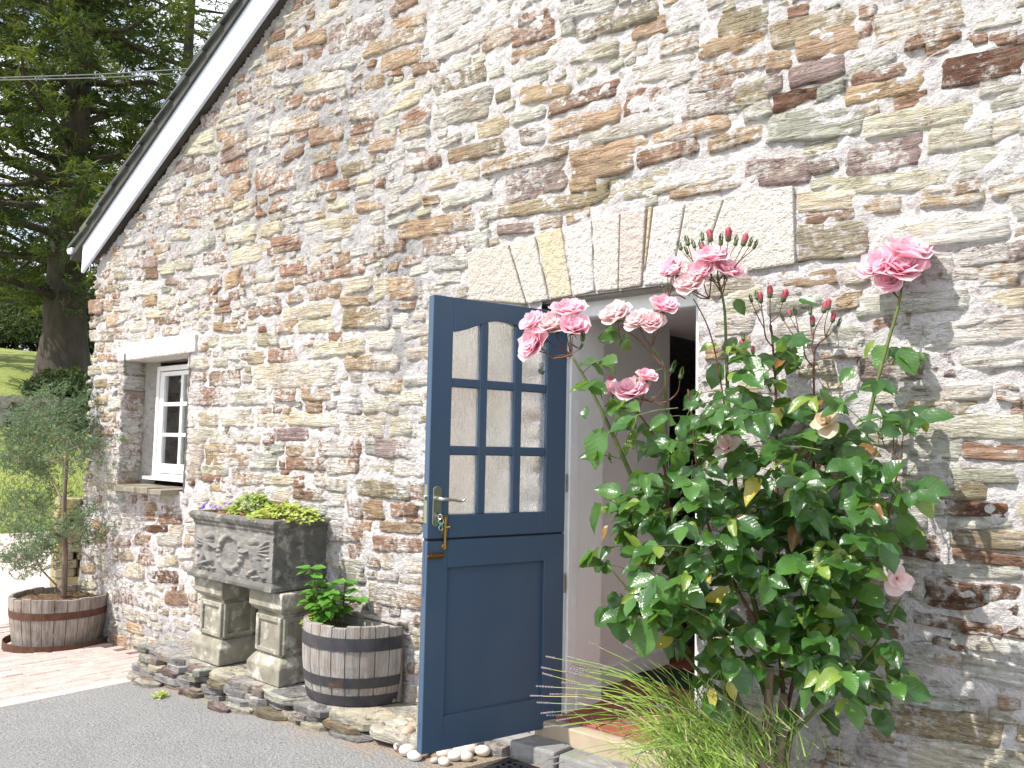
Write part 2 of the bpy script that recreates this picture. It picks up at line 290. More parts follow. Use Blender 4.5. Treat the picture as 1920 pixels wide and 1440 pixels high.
TINT = dict(b=(.355,.225,.16), o=(.49,.36,.24), p=(.335,.255,.235), d=(.165,.09,.06), c=(.64,.61,.53), g=(.53,.53,.46), y=(.64,.595,.47), k=(.46,.45,.45), e=(.38,.325,.225), w=(.60,.56,.50))
TILES = [
(480,0,4,"540 300 950 180 190 p;800 380 1260 230 100 o;280 320 520 260 90 o;110 280 215 255 70 b;380 395 490 370 90 b;490 490 750 440 100 k;80 410 240 390 90 o;0 540 210 480 70 o;235 470 350 440 70 b;945 480 1240 390 110 o;960 540 1090 530 50 b;1170 530 1370 490 60 b;1020 190 1260 140 70 o;1350 200 1540 100 220 g;1320 650 1720 540 120 e;1340 860 1760 760 200 g;120 610 360 580 70 k;0 640 110 610 60 o;360 640 680 580 110 y;215 780 345 750 90 b;110 970 470 890 110 o;400 1040 650 970 120 b;700 830 930 810 130 e;910 950 1070 890 100 c;1090 910 1300 850 130 b;1100 1020 1290 970 60 y;855 1100 1040 1070 80 o;820 640 960 600 80 o;705 680 780 660 50 b;1130 1090 1260 1070 50 b;1160 1160 1300 1140 70 b;710 980 870 940 60 b;700 1050 850 1030 50 o;1100 1270 1380 1190 90 b;1440 1180 1870 1080 100 e;400 1310 600 1250 100 b;100 1400 290 1330 120 b;0 1350 150 1280 150 b;470 1410 690 1380 60 b;90 1070 200 1060 70 b;600 820 640 800 60 b;1330 400 1750 230 110 c;1700 330 1920 230 130 o;1560 60 1700 0 100 e"),
(960,0,4,"60 720 420 650 110 o;0 290 300 190 130 b;0 440 390 310 60 o;50 160 260 100 60 b;370 110 780 20 70 c;490 250 1100 60 130 e;900 240 1150 170 110 o;1130 200 1400 110 180 g;440 420 780 360 90 y;1110 370 1390 300 100 o;1420 400 1890 260 110 o;1550 220 1920 110 170 e;920 560 1370 470 110 c;0 560 350 460 80 g;1180 620 1330 560 70 o;1300 660 1730 580 70 b;1400 540 1920 450 70 o;280 820 780 650 90 b;280 1000 800 830 120 o;850 770 1150 730 160 b;1290 790 1700 740 180 p;1700 740 1920 650 150 e;500 1060 1200 890 100 c;60 1040 240 1010 100 p;0 900 240 830 70 g;440 1200 1010 1070 100 o;450 1320 910 1220 100 o;945 1210 1380 1090 100 b;1060 1020 1620 910 100 o;1480 1090 1860 980 90 o;440 1400 620 1380 60 o;1740 860 1920 800 110 g"),
(1440,0,4,"160 90 290 70 50 b;30 270 640 130 170 e;220 370 670 270 150 o;800 240 1440 60 240 o;1040 320 1430 230 80 b;1200 380 1510 290 60 o;1320 560 1900 440 200 d;0 470 150 440 120 o;160 590 560 480 140 p;560 540 950 380 120 g;0 640 90 600 120 p;630 600 1020 510 70 b;590 730 1150 600 110 o;50 770 370 710 100 d;380 720 560 640 80 g;1600 660 1920 600 90 c;0 960 700 900 200 g;730 960 1530 820 150 y;1210 1060 1680 970 160 g;1680 980 1880 900 130 y;610 1230 1140 1110 190 p;1450 1250 1920 1170 200 g;1680 1420 1920 1370 80 o;480 1400 1340 1330 110 y;1400 1430 1560 1390 50 b;700 90 780 80 60 b;700 240 750 220 60 b;1560 290 1620 280 40 b;1680 310 1850 280 50 b;1550 170 1900 110 80 c;960 790 1180 720 50 b"),
(400,360,4,"410 110 550 70 90 b;590 40 780 20 80 e;100 330 310 300 110 y;340 310 500 250 80 y;430 380 640 350 50 b;140 500 400 440 110 y;690 280 1080 200 70 y;570 210 830 160 40 o;400 450 660 400 40 b;1140 330 1270 330 120 o;830 330 960 310 70 c;1210 470 1430 400 60 b;1070 530 1220 490 50 b;500 590 700 570 70 b;910 520 1020 480 90 o;810 560 890 530 90 b;740 570 800 560 60 o;610 670 1130 570 50 b;280 740 590 690 60 o;90 680 190 640 100 o;200 660 310 640 80 b;40 820 190 760 90 b;0 720 60 660 100 b;700 770 960 730 90 o;560 800 660 780 60 o;990 710 1190 680 110 y;1220 740 1310 710 130 y;1320 730 1500 720 150 o;960 820 1160 810 50 o;1350 850 1510 850 35 b;970 950 1310 940 130 e;520 930 890 880 80 y;270 910 500 870 60 b;0 1010 200 1020 50 o;470 1020 620 1010 70 o;640 1000 900 990 110 y;340 1110 490 1100 80 y;60 1120 310 1130 90 y;690 1200 1130 1150 100 y;260 1250 400 1240 70 e;1420 520 1560 500 50 b;1640 530 1780 520 100 g;1790 520 1910 510 100 g;1660 640 1850 630 90 g;20 240 140 200 60 e;0 100 140 70 70 o;1070 120 1280 90 60 o;860 110 1010 80 50 y"),
(1440,360,4,"280 190 650 140 80 b;230 80 700 50 110 y;690 110 980 90 80 o;1160 50 1600 30 90 o;220 380 720 340 240 e;800 370 1780 250 170 c;1160 540 1360 550 150 b;1450 480 1920 420 130 p;1380 620 1920 570 60 o;1600 660 1860 650 60 o;0 710 240 700 110 g;110 640 510 640 100 o;580 630 740 600 120 y;1600 820 1920 790 100 y;680 860 1500 790 130 g;490 840 680 800 80 o;60 1060 720 1090 140 g;1000 1090 1130 1080 110 b;800 1010 1040 960 70 b;1190 1080 1920 1010 170 c;700 1340 1380 1300 150 p;1450 1270 1920 1260 70 g;400 1210 680 1200 40 b;1420 1160 1590 1150 25 b;1880 290 1920 280 60 o;0 860 400 840 90 g"),
(1560,720,4,"470 190 1160 170 70 e;620 310 1440 330 150 y;980 490 1440 520 90 b;340 90 1180 60 80 c;780 800 1140 800 100 e;840 930 1300 950 60 d;250 400 560 410 100 e;500 620 860 640 90 g;910 1140 1430 1180 110 e;920 1270 1440 1340 40 b;400 1170 780 1240 140 d;1250 60 1390 80 80 o;1350 200 1440 220 70 b;880 1040 1330 1040 60 g;900 680 1360 690 70 g;400 1300 700 1330 80 g;760 1400 1400 1420 60 g"),
(1560,1080,4,"720 110 1380 190 180 d;630 310 1260 420 50 d;1290 410 1440 430 50 d;770 470 1010 540 50 d;900 480 1400 550 80 g;980 660 1440 770 120 g;440 1060 1260 1180 200 e;500 610 740 620 180 g;640 810 1090 910 70 g;440 900 960 960 60 g;230 1110 430 1140 200 e;0 1080 230 1090 200 k;200 1290 560 1330 180 k;570 1330 1440 1420 180 g;310 360 500 400 130 d;600 170 720 230 70 g;1200 1040 1440 1060 70 g;1280 1290 1440 1320 60 e"),
(160,160,5.3333,"1520 130 1660 80 110 b;1670 110 1820 60 100 p;1730 170 1920 90 50 o;1480 40 1830 0 60 o;1160 380 1330 300 120 p;1340 320 1540 240 90 y;1310 400 1590 330 60 c;1660 460 1810 400 100 b;1310 510 1430 490 90 o;1380 610 1600 490 100 o;1350 720 1610 620 130 p;1620 590 1810 510 90 o;1050 560 1270 500 110 y;960 660 1330 620 80 y;910 820 1070 760 100 p;980 880 1240 800 80 p;1050 970 1250 890 80 y;880 720 960 700 70 o;1340 850 1580 790 110 b;1590 810 1660 740 90 o;1130 1030 1310 1000 70 b;1420 1080 1640 960 150 o;1660 890 1920 820 100 p;1650 1020 1830 960 120 b;1860 1000 1920 960 130 b;1000 1060 1090 1050 60 o;730 1000 860 970 70 c;970 1190 1130 1160 90 o;1000 1290 1140 1260 90 p;1170 1250 1260 1220 110 o;1280 1240 1480 1180 80 o;1150 1160 1380 1110 40 b;810 1260 930 1230 80 o;690 1380 830 1330 80 b;990 1380 1110 1370 70 o;640 1180 720 1170 80 o;520 1310 600 1300 50 b;750 1150 890 1130 60 c;1820 1220 1920 1180 100 b;1710 1270 1810 1250 90 b;1300 1340 1460 1300 70 e;1830 460 1920 430 80 o;1830 580 1920 550 70 b"),
(150,400,4.8,"670 340 810 290 70 o;820 370 900 360 80 o;550 440 690 430 100 p;430 450 530 430 70 o;590 540 690 530 90 b;300 340 350 340 70 o;380 270 580 230 60 e;300 420 420 400 110 c;190 570 270 560 90 b;310 560 470 550 60 e;870 470 1010 450 90 y;730 510 850 500 80 y;1110 410 1300 390 80 b;1050 700 1140 650 110 y;1150 650 1270 630 110 b;880 650 1030 640 50 e;950 550 1250 520 60 c;440 690 700 660 120 c;220 690 430 650 50 e;290 740 420 740 30 b;80 840 210 840 110 b;210 830 290 830 90 o;300 800 440 800 40 b;300 850 450 840 50 y;240 980 400 920 100 o;90 980 160 960 90 d;80 1100 300 1110 80 e;670 970 890 950 50 b;740 1070 890 1050 50 o;590 1110 660 1100 40 o;570 800 690 780 80 o;590 910 770 900 50 y;770 610 860 610 50 p;870 880 920 870 80 b;1060 850 1150 840 40 b;1120 1030 1440 1040 50 o;1060 1210 1145 1200 60 o;140 1200 210 1210 70 o;230 1200 330 1210 60 c;160 1300 230 1300 50 o;235 1300 330 1300 50 b;80 1420 180 1410 70 y;1210 870 1350 860 45 b;1010 920 1180 910 50 y;940 90 1040 90 70 o;670 80 800 60 80 b"),
(340,660,4,"660 30 860 30 90 b;540 180 1170 160 170 y;1230 80 1620 80 100 o;80 185 180 185 50 b;210 200 430 190 100 b;40 330 340 340 120 b;360 340 680 340 90 y;700 320 850 320 80 b;900 300 1100 310 100 o;570 450 670 450 50 b;940 410 1050 410 80 o;1170 400 1340 410 90 k;1380 400 1620 390 110 y;1100 400 1160 400 40 d;570 520 790 510 80 y;800 500 1190 510 80 y;1220 560 1520 560 150 y;1560 560 1720 550 120 y;130 500 270 510 90 y;300 490 530 490 120 y;40 630 410 640 100 y;410 640 600 650 60 y;620 650 690 650 60 b;700 620 950 620 80 p;1030 590 1180 590 35 b;1030 710 1340 720 120 b;1380 710 1450 720 90 g;1460 720 1760 730 120 p;790 740 1000 740 70 o;180 800 510 810 80 o;180 720 400 730 40 o;20 830 150 830 250 w;520 810 710 820 110 c;160 890 350 890 60 y;160 940 290 945 40 b;380 890 510 890 50 p;710 840 770 850 50 b;790 835 1070 840 80 b;1100 860 1320 860 100 b;1000 905 1050 905 30 b;1010 970 1090 980 60 o;1090 990 1240 1000 80 e;1310 1010 1710 1050 110 e;1730 1035 1810 1040 110 b;370 960 610 950 70 o;620 960 840 960 50 y;840 1060 1090 1075 60 b;1100 1105 1220 1110 80 e;1250 1165 1350 1175 130 b;1355 1175 1510 1185 130 o;1580 1185 1650 1190 75 b;1665 1180 1760 1185 80 b;1690 1245 1810 1250 40 b;1370 860 1590 870 90 y;1600 880 1810 890 80 y;1110 1340 1210 1345 140 b;1220 1340 1350 1345 140 b;1370 1315 1410 1315 60 o;1490 1310 1800 1325 60 o;50 80 200 90 70 y;230 70 350 60 70 y;490 50 640 40 60 e;1450 240 1640 250 80 o;1090 250 1240 240 70 y;1560 340 1800 350 80 c;640 1080 800 1080 90 y;40 500 90 510 100 y"),
(600,940,3.6,"360 280 680 300 80 b;200 350 290 350 100 b;315 400 400 415 50 b;415 400 490 405 90 o;595 430 680 440 80 o;320 490 385 495 40 d;390 490 520 500 60 o;530 510 680 525 60 o;335 620 560 650 120 o;560 650 680 670 120 o;470 735 530 745 40 d;190 740 410 760 120 p;430 840 580 850 60 e;530 1110 660 1110 90 b;130 450 290 480 130 g;640 800 675 800 40 b"),
(740,240,4.8,"30 930 720 820 140 o;260 1060 670 1040 150 p;680 1000 850 990 140 g;760 770 1710 650 110 e;990 560 1530 420 250 p;780 370 1560 180 100 o;300 500 750 390 100 y;430 650 880 520 160 g;930 920 1240 890 60 p;1730 620 1920 550 130 e;260 660 380 640 50 o;1310 870 1490 840 60 o"),
(1120,240,4.8,"40 580 1250 340 200 y;660 610 1290 500 40 o;1330 410 1890 380 210 p"),
(140,660,2.483,"100 370 185 365 40 b;100 560 180 560 100 y;60 640 100 640 80 y;220 745 285 740 40 o;290 763 370 765 28 b;405 738 495 738 35 b;395 780 490 780 28 b;328 823 428 823 22 d;440 830 500 830 35 y;180 790 300 800 45 c;385 875 495 875 40 g;170 875 260 875 40 b;285 870 350 880 45 b;215 945 275 945 45 e;300 950 370 955 70 b;385 980 480 970 40 y;430 945 475 945 35 o;345 1045 485 1050 50 d;235 1015 320 1025 60 y;110 1010 160 1010 150 y;25 1000 90 1000 50 o;20 1080 100 1080 40 y;80 860 150 860 50 b;300 720 380 720 28 o;60 120 120 110 60 y;180 1010 220 1020 50 c"),
]
# voussoirs of the doorway arch and the window lintel: outlines seen in the photo, on the wall face
def tilepts(ox, oy, s, pts): return [(lambda P: (P.x, P.z))(on_y(ox+x/s, oy+y/s, -0.010)) for x, y in pts]
VOUS = [([(205,380),(405,340),(495,640),(215,620)], (.56,.52,.46)), ([(412,337),(537,297),(608,618),(502,640)], (.62,.57,.51)), ([(543,292),(668,256),(722,596),(614,616)], (.60,.52,.34)),
        ([(680,254),(820,216),(834,576),(730,600)], (.66,.62,.60)), ([(828,215),(963,182),(953,566),(842,578)], (.66,.61,.56)), ([(970,178),(1096,158),(1072,548),(960,566)], (.60,.50,.46)), ([(1106,155),(1124,150),(1098,400),(1084,470)], (.58,.48,.30)),
        ([(1132,152),(1288,138),(1216,538),(1084,546)], (.68,.63,.62)), ([(1296,126),(1482,112),(1345,512),(1224,536)], (.62,.58,.54)), ([(1494,100),(1832,46),(1842,438),(1354,515)], (.64,.61,.57))]
vous = [(tilepts(800, 330, 2.6667, p), c) for p, c in VOUS]
lint = tilepts(200, 610, 9.6, [(215,430),(300,335),(900,225),(1620,148),(1612,480),(1450,500),(210,662)])

class Stone: pass
stones = []
def quad_stone(q, tint, seed, traced=True):
    s = Stone(); s.q = q; s.t = tint; s.seed = seed; s.tr = traced; return s
rng = random.Random(11)
for ox, oy, sc, txt in TILES:
    for rec in txt.split(';'):
        a = rec.split(); x1, y1, x2, y2, h = map(float, a[:5])
        x1, x2 = ox+x1/sc, ox+x2/sc; y1, y2 = oy+y1/sc, oy+y2/sc; h /= sc
        P = [on_y(x, y, 0) for x, y in ((x1, y1+h/2), (x2, y2+h/2), (x2, y2-h/2), (x1, y1-h/2))]
        stones.append(quad_stone([(p.x, p.z) for p in P], a[5], len(stones)))
# fill: random rubble packed between the traced stones
G = 0.01; OX, OZ = XL-0.1, WZ0-0.1; NX, NZ = int((XR-XL+0.3)/G), int((6.3-OZ)/G); occ = np.zeros((NX, NZ), bool)
gx, gzz = np.meshgrid(OX+(np.arange(NX)+.5)*G, OZ+(np.arange(NZ)+.5)*G, indexing='ij')
rl = 2.91+RS*(np.where(gx < RIDGE_X, gx, 2*RIDGE_X-gx)+7.479)
occ |= gzz > rl-0.02; occ |= (gx < XL+0.01) | (gx > XR)
gfoot = np.vectorize(gz)(np.clip(gx[:, 0], -8, 2))[:, None]; occ |= gzz < gfoot-0.1
occ |= (gx > WIN[0]-.015) & (gx < WIN[1]+.015) & (gzz > WIN[2]-.03) & (gzz < WIN[3])
occ |= (gx > DOOR[0]-.02) & (gx < DOOR[1]+.02) & (gzz < DOOR[3])
def inpoly(poly, X, Z):
    r = np.zeros(X.shape, bool); n = len(poly)
    for i in range(n):
        (x1, z1), (x2, z2) = poly[i], poly[(i+1) % n]
        c = ((z1 > Z) != (z2 > Z)) & (X < (x2-x1)*(Z-z1)/((z2-z1) if z2 != z1 else 1e-9)+x1); r ^= c
    return r
def stamp(poly, pad=0.012):
    cx = sum(p[0] for p in poly)/len(poly); cz = sum(p[1] for p in poly)/len(poly)
    q = [(x+math.copysign(pad, x-cx), z+math.copysign(pad, z-cz)) for x, z in poly]
    i0 = max(int((min(p[0] for p in q)-OX)/G)-1, 0); i1 = int((max(p[0] for p in q)-OX)/G)+2
    j0 = max(int((min(p[1] for p in q)-OZ)/G)-1, 0); j1 = int((max(p[1] for p in q)-OZ)/G)+2
    occ[i0:i1, j0:j1] |= inpoly(q, gx[i0:i1, j0:j1], gzz[i0:i1, j0:j1])
keep = []
for p, c in vous: stamp(p, 0.01)
stamp(lint, 0.01)
for s in stones:                         # drop tracings that fall on another stone, an opening or the arch
    cx = sum(p[0] for p in s.q)/4; cz = sum(p[1] for p in s.q)/4; hit = 0; n = 0
    for a in (.1, .3, .5, .7, .9):
        for b in (.15, .5, .85):
            x = (s.q[0][0]*(1-a)+s.q[1][0]*a)*(1-b)+(s.q[3][0]*(1-a)+s.q[2][0]*a)*b; z = (s.q[0][1]*(1-a)+s.q[1][1]*a)*(1-b)+(s.q[3][1]*(1-a)+s.q[2][1]*a)*b
            i, j = int((x-OX)/G), int((z-OZ)/G); n += 1; hit += (not (0 <= i < NX and 0 <= j < NZ)) or occ[i, j]
    if hit/n < 0.28: keep.append(s); stamp(s.q, 0.006)
stones = keep
def try_fill(n, L, Hh, fullw):
    for k in range(n):
        l = rng.uniform(*L); h = min(rng.uniform(*Hh), l*0.75); x = rng.uniform(XL, XR); z = rng.uniform(-0.5, min(under_roof(x), 5.6))
        tilt = rng.gauss(0.02 if x < -3.2 else 0.05, 0.05) + (0.03*(z-1.3) if x > -3.2 else 0)
        cu, su = math.cos(tilt), math.sin(tilt); U_ = np.linspace(-l/2, l/2, max(3, int(l/0.015))); V_ = np.linspace(-h/2, h/2, max(3, int(h/0.012)))
        uu, vv = np.meshgrid(U_, V_); ii = ((x+uu*cu-vv*su-OX)/G).astype(int); jj = ((z+uu*su+vv*cu-OZ)/G).astype(int)
        if ii.min() < 0 or jj.min() < 0 or ii.max() >= NX or jj.max() >= NZ or occ[ii, jj].any(): continue
        q = [(x+a*cu-b*su, z+a*su+b*cu) for a, b in ((-l/2,-h/2),(l/2,-h/2),(l/2,h/2),(-l/2,h/2))]
        q = [(a+rng.uniform(-.12, .12)*h, b+rng.uniform(-.12, .12)*h) for a, b in q]
        w = dict(y=.30, c=.22, g=.14, o=.12, b=.12, e=.06, k=.04) if x < -3.2 else dict(y=.24, c=.22, g=.26, o=.10, b=.08, e=.06, p=.04)
        t = rng.choices(list(w), list(w.values()))[0]
        stones.append(quad_stone(q, t, 1000+len(stones), False)); stamp(q, 0.008)
try_fill(2400, (.20, .44), (.055, .10), 1); try_fill(5500, (.12, .26), (.04, .075), 1); try_fill(8000, (.07, .15), (.032, .06), 1); try_fill(6000, (.035, .07), (.02, .035), 1)

def stone_geo(s, mb):
    rg = random.Random(s.seed*7+3); q = s.q
    L = math.hypot(q[1][0]-q[0][0], q[1][1]-q[0][1]); H = math.hypot(q[3][0]-q[0][0], q[3][1]-q[0][1])
    nu = int(min(16, max(6, L/0.028))); nv = int(min(10, max(6, H/0.014)))
    k = rg.uniform(.0, .30); hgt = rg.uniform(-.001, .0065)+(.002 if L > .2 else 0); tl = rg.uniform(-.005, .005); tv = rg.uniform(-.006, .003)
    rows = [rg.uniform(-1, 1) for _ in range(nv+1)]
    gr = lambda n: np.array([math.copysign(1-(1-abs(t))**1.7, t) for t in [-1+2*i/n for i in range(n+1)]])
    us, vs_ = gr(nu), gr(nv); sx = rg.uniform(0, 99)
    U_, W_ = np.meshgrid(us, vs_); gw = 0.0135 if s.tr else 0.011
    fu = U_*np.sqrt(1-k*W_**2/2)*(1+2*gw/L); fv = W_*np.sqrt(1-k*U_**2/2)*(1+2*gw/H)
    sh = rg.uniform(-.5, .5)*H/L; fu = fu+sh*W_*0.5+(vnoise(U_*1.6+sx, W_*3.2+sx, 3)-.5)*0.30*min(1, H/L*1.3); fv = fv+(vnoise(U_*3.6*min(3, L/H*.5)+sx, W_*1.2+9, 5)-.5)*0.26
    e = np.maximum(np.abs(U_), np.abs(W_)); a = (fu+1)/2; b = (fv+1)/2
    X = (q[0][0]*(1-a)+q[1][0]*a)*(1-b)+(q[3][0]*(1-a)+q[2][0]*a)*b; Z = (q[0][1]*(1-a)+q[1][1]*a)*(1-b)+(q[3][1]*(1-a)+q[2][1]*a)*b
    rough = rg.choice((.4, .7, 1.0, 1.5))
    st = (np.array(rows)[:, None]*0.0035 + (vnoise(U_*L*22+sx, W_*nv*.7+sx, 8)-.5)*0.013 + (vnoise(U_*L*6+sx, W_*1.1, 9)-.5)*0.012)*rough
    Y = hgt + st + tl*U_ + tv*W_
    edge = np.clip((e-0.90)/0.10, 0, 1); Y = Y*(1-edge**2) - 0.010*edge**2
    col = np.array(TINT[s.t])*rg.uniform(.84, 1.16)*np.array([1+rg.uniform(-.05, .05), 1, 1+rg.uniform(-.06, .06)])
    vs = [(float(x), float(-y), float(z)) for x, y, z in zip(X.ravel(), Y.ravel(), Z.ravel())]; w = nu+1
    fs = [(j*w+i, j*w+i+1, (j+1)*w+i+1, (j+1)*w+i) for j in range(nv) for i in range(nu)]
    mb.add(vs, fs, 0, (*col, 1), rg.random())
def px_area(s):
    p = [to_px((x, 0, z)) for x, z in s.q]; cx = sum(a for a, b in p)/4; cy = sum(b for a, b in p)/4
    if not (-30 < cx < 1950 and -30 < cy < 1470): return 0
    return abs(sum(p[i][0]*p[(i+1) % 4][1]-p[(i+1) % 4][0]*p[i][1] for i in range(4)))/2
stones.sort(key=px_area, reverse=True)
# mortar sheet
def mortar():
    dx, dz = 0.018, 0.016; xs = np.arange(XL, XR, dx); zs = np.arange(WZ0, 5.9, dz); X, Z = np.meshgrid(xs, zs, indexing='ij')
    Yh = (fnoise(X*12, Z*17, 1, 4)-.5)*0.026 + (vnoise(X*27, Z*36, 77)-.5)*0.010 - .0035
    edge = np.clip((X-XL)/0.10, 0, 1); cn = (fnoise(Z*4, Z*0+3, 5, 3)-.5)
    Yh = Yh - (1-edge)**2*0.06
    Xd = X + (1-np.clip((X-XL)/0.35, 0, 1))*cn*0.16
    # grey cement weathering: the left half above the window and along the old seam beside the door
    seam = -3.42+0.05*np.sin(Z*3); g = np.exp(-((X-seam+0.12)/0.16)**2)*np.clip((Z-1.0)/0.8, 0, 1)*np.clip((3.0-Z)/0.6, 0, 1)*1.1
    g = g + np.clip((-3.2-X)/0.8, 0, 1)*np.clip((Z-1.9)/1.2, 0, 1)*0.75 + np.clip((0.1-Z)/0.4, 0, 1)*np.clip((-4.8-X)/0.5, 0, 1)*0.9 + np.clip((.55-Z)/.5, 0, 1)*np.clip((X+1.6)/.5, 0, 1)*0.6
    g = np.clip(g*(0.5+fnoise(X*3, Z*3, 9, 3)), 0, 1)
    wcol = np.array([.70, .675, .675]); gcol = np.array([.40, .395, .40]); C = wcol*(1-g[..., None])+gcol*g[..., None]
    ok = Z < (2.91+RS*(np.where(X < RIDGE_X, X, 2*RIDGE_X-X)+7.479))+0.02
    ok &= ~((X > WIN[0]) & (X < WIN[1]) & (Z > WIN[2]) & (Z < WIN[3])); ok &= ~((X > DOOR[0]) & (X < DOOR[1]) & (Z < DOOR[3]))
    idx = np.full(X.shape, -1); n = int(ok.sum()); idx[ok] = np.arange(n)
    V = np.stack([Xd[ok], -Yh[ok], Z[ok]], 1); a, b, c, d = idx[:-1, :-1], idx[1:, :-1], idx[1:, 1:], idx[:-1, 1:]
    f = (a >= 0) & (b >= 0) & (c >= 0) & (d >= 0); Fq = np.stack([a[f], b[f], c[f], d[f]], 1)
    me = bpy.data.meshes.new('gable_wall'); me.from_pydata(V.tolist(), [], Fq.tolist()); me.materials.append(m_mortar)
    me.polygons.foreach_set('use_smooth', [True]*len(me.polygons))
    at = me.attributes.new('tint', 'FLOAT_COLOR', 'POINT'); cc = np.ones((n, 4)); cc[:, :3] = C[ok]; at.data.foreach_set('color', cc.reshape(-1)); me.update()
    return link('gable_wall', me, house)
wall = mortar()
for s in stones[:300]:
    mb = MB(); stone_geo(s, mb); mb.obj('stone', m_stone, wall, smooth=True)
mb = MB()
for s in stones[300:]: stone_geo(s, mb)
tag(mb.obj('small_stones', m_stone, wall, smooth=True), kind='stuff')
print('stones', len(stones), sum(1 for s in stones if s.tr))
# ------------------------------------------------------------------ rest of the cottage
def tinted(mb, col, rnd=0.5): mb.c = [(*col, 1)]*len(mb.v); mb.r = [rnd]*len(mb.v); return mb
arch = None
for i, (poly, col) in enumerate(vous):
    mb = MB().prism(poly, -0.008-0.008*rng.random(), 0.12); tinted(mb, col)
    if arch is None:
        base = MB().prism([(-2.72, 2.02), (-1.45, 2.03), (-1.45, 2.30), (-2.72, 2.26)], 0.03, 0.14); tinted(base, (.45, .42, .40))
        arch = base.obj('door_arch', m_granite, house, fix=True)
    mb.obj('voussoir', m_granite, arch, bevel=0.008, segs=2, fix=True)
tinted(MB().prism(lint, -0.022, 0.3), (.80, .79, .77)).obj('window_lintel', m_granite, house, bevel=0.012, segs=2, fix=True)

# window opening: reveals, sill, casement
rev = MB(); x0, x1, z0, z1 = WIN
rev.add([(x0,-.01,z0-.02),(x0,.15,z0-.02),(x0,.15,z1+.03),(x0,-.01,z1+.03)], [(0,1,2,3)]); rev.add([(x0,.15,z0-.02),(-6.765,.215,z0-.02),(-6.765,.215,z1+.03),(x0,.15,z1+.03)], [(0,1,2,3)])
rev.add([(x1,-.01,z0-.02),(x1,.25,z0-.02),(x1,.25,z1+.03),(x1,-.01,z1+.03)], [(3,2,1,0)])
rev.add([(x0-.1,.19,z1-.003),(x1+.1,.19,z1-.003),(x1+.1,.30,z1-.003),(x0-.1,.30,z1-.003)], [(0,1,2,3)])
tinted(rev, (.50,.48,.44)); reveal = rev.obj('window_reveal', m_mortar, house)
rz = z0; rgv = random.Random(5)
for k, (hh, t) in enumerate([(.11,'o'),(.13,'e'),(.10,'b'),(.09,'o'),(.12,'e'),(.10,'b'),(.13,'p'),(.12,'g'),(.10,'e'),(.10,'k')]):
    s = quad_stone([(-.02, rz+.008), (.145, rz+.008), (.145, rz+hh-.008), (-.02, rz+hh-.008)], t, 700+k); mb = MB(); stone_geo(s, mb); rz += hh
    mb.v = [(x0+.004-y, x, z) for x, y, z in mb.v]; mb.obj('stone', m_stone, reveal, smooth=True)
m_sill = rough_mat('weathered slate sill', (.15,.135,.10), (.30,.27,.21), 3, (9,1,1), 0.85, .6, .02, (.17,.15,.11), 6)
sill = MB(); 
for k in range(5):
    a = -6.97+k*0.202; sill.box((a+.1, .05, .925), (.199, .38, .042+.005*(k % 2)), jit=.004, rng=rgv)
mb_s = sill.obj('window_sill', m_sill, house, bevel=.004)
win = MB().b2((-6.775,.19,1.0),(-6.735,.26,1.925)).b2((-6.02,.19,1.0),(-5.98,.26,1.925)).b2((-6.735,.191,1.885),(-6.02,.259,1.925)).b2((-6.735,.191,1.0),(-6.02,.259,1.035)).obj('window_frame', m_white, house, bevel=.003)
sash = MB().b2((-6.728,.200,1.042),(-6.665,.245,1.878)).b2((-6.085,.200,1.042),(-6.027,.245,1.878)).b2((-6.665,.202,1.842),(-6.085,.243,1.878)).b2((-6.665,.202,1.042),(-6.085,.243,1.118)).obj('casement', m_white, win, bevel=.004)
for za, zb in ((1.34,1.37),(1.59,1.622)): MB().b2((-6.665,.206,za),(-6.085,.238,zb)).obj('glazing_bar', m_white, win, bevel=.004)
MB().b2((-6.392,.204,1.118),(-6.358,.240,1.842)).obj('glazing_bar', m_white, win, bevel=.004)
for xa, xb in ((-6.665,-6.392),(-6.358,-6.085)):
    for za, zb in ((1.118,1.34),(1.37,1.59),(1.622,1.842)): MB().b2((xa+.002,.220,za+.002),(xb-.002,.226,zb-.002)).obj('pane', m_clear, win)
MB().b2((-6.82,.13,.985),(-5.94,.26,1.012)).obj('window_board', m_white, house, bevel=.003)
MB().b2((-6.70,.40,.95),(-6.05,.42,1.95)).obj('window_blind', plain('grey blind', (.30,.30,.26), .9), house)

# roof
rd = Vector((1, 0, RS)).normalized(); rn = Vector((-RS, 0, 1)).normalized()
def board_side(sgn):
    f = lambda x: x if sgn > 0 else 2*RIDGE_X-x
    lo = lambda x: 2.91+RS*(x+7.479); pts = [(f(-7.748), lo(-7.748)+.03), (f(RIDGE_X), lo(RIDGE_X)), (f(RIDGE_X), lo(RIDGE_X)+.30), (f(-7.748), lo(-7.748)+.32)]
    return MB().prism(pts, -.078, -.052).obj('bargeboard', m_board, house, bevel=.003, fix=True)
bb = board_side(1); board_side(-1)
MB().prism([(-7.70, 2.91+RS*(-7.70+7.479)+.10), (RIDGE_X, under_roof(RIDGE_X)+.02), (RIDGE_X, under_roof(RIDGE_X)+.08), (-7.70, 2.91+RS*(-7.70+7.479)+.16)], -.051, .03).obj('soffit', rough_mat('soffit painted as shade', (.10,.09,.08), (.16,.14,.12), 8), house, fix=True)  # strip coloured dark for the shade in the open gap behind the board
top = lambda x: 3.091+RS*(x+7.736)+.02
roof = MB()
for sgn in (1, -1):
    f = lambda x: x if sgn > 0 else 2*RIDGE_X-x
    roof.prism([(f(-7.95), top(-7.95)), (f(RIDGE_X), top(RIDGE_X)), (f(RIDGE_X), top(RIDGE_X)+.04), (f(-7.95), top(-7.95)+.04)], .02, 7.0)
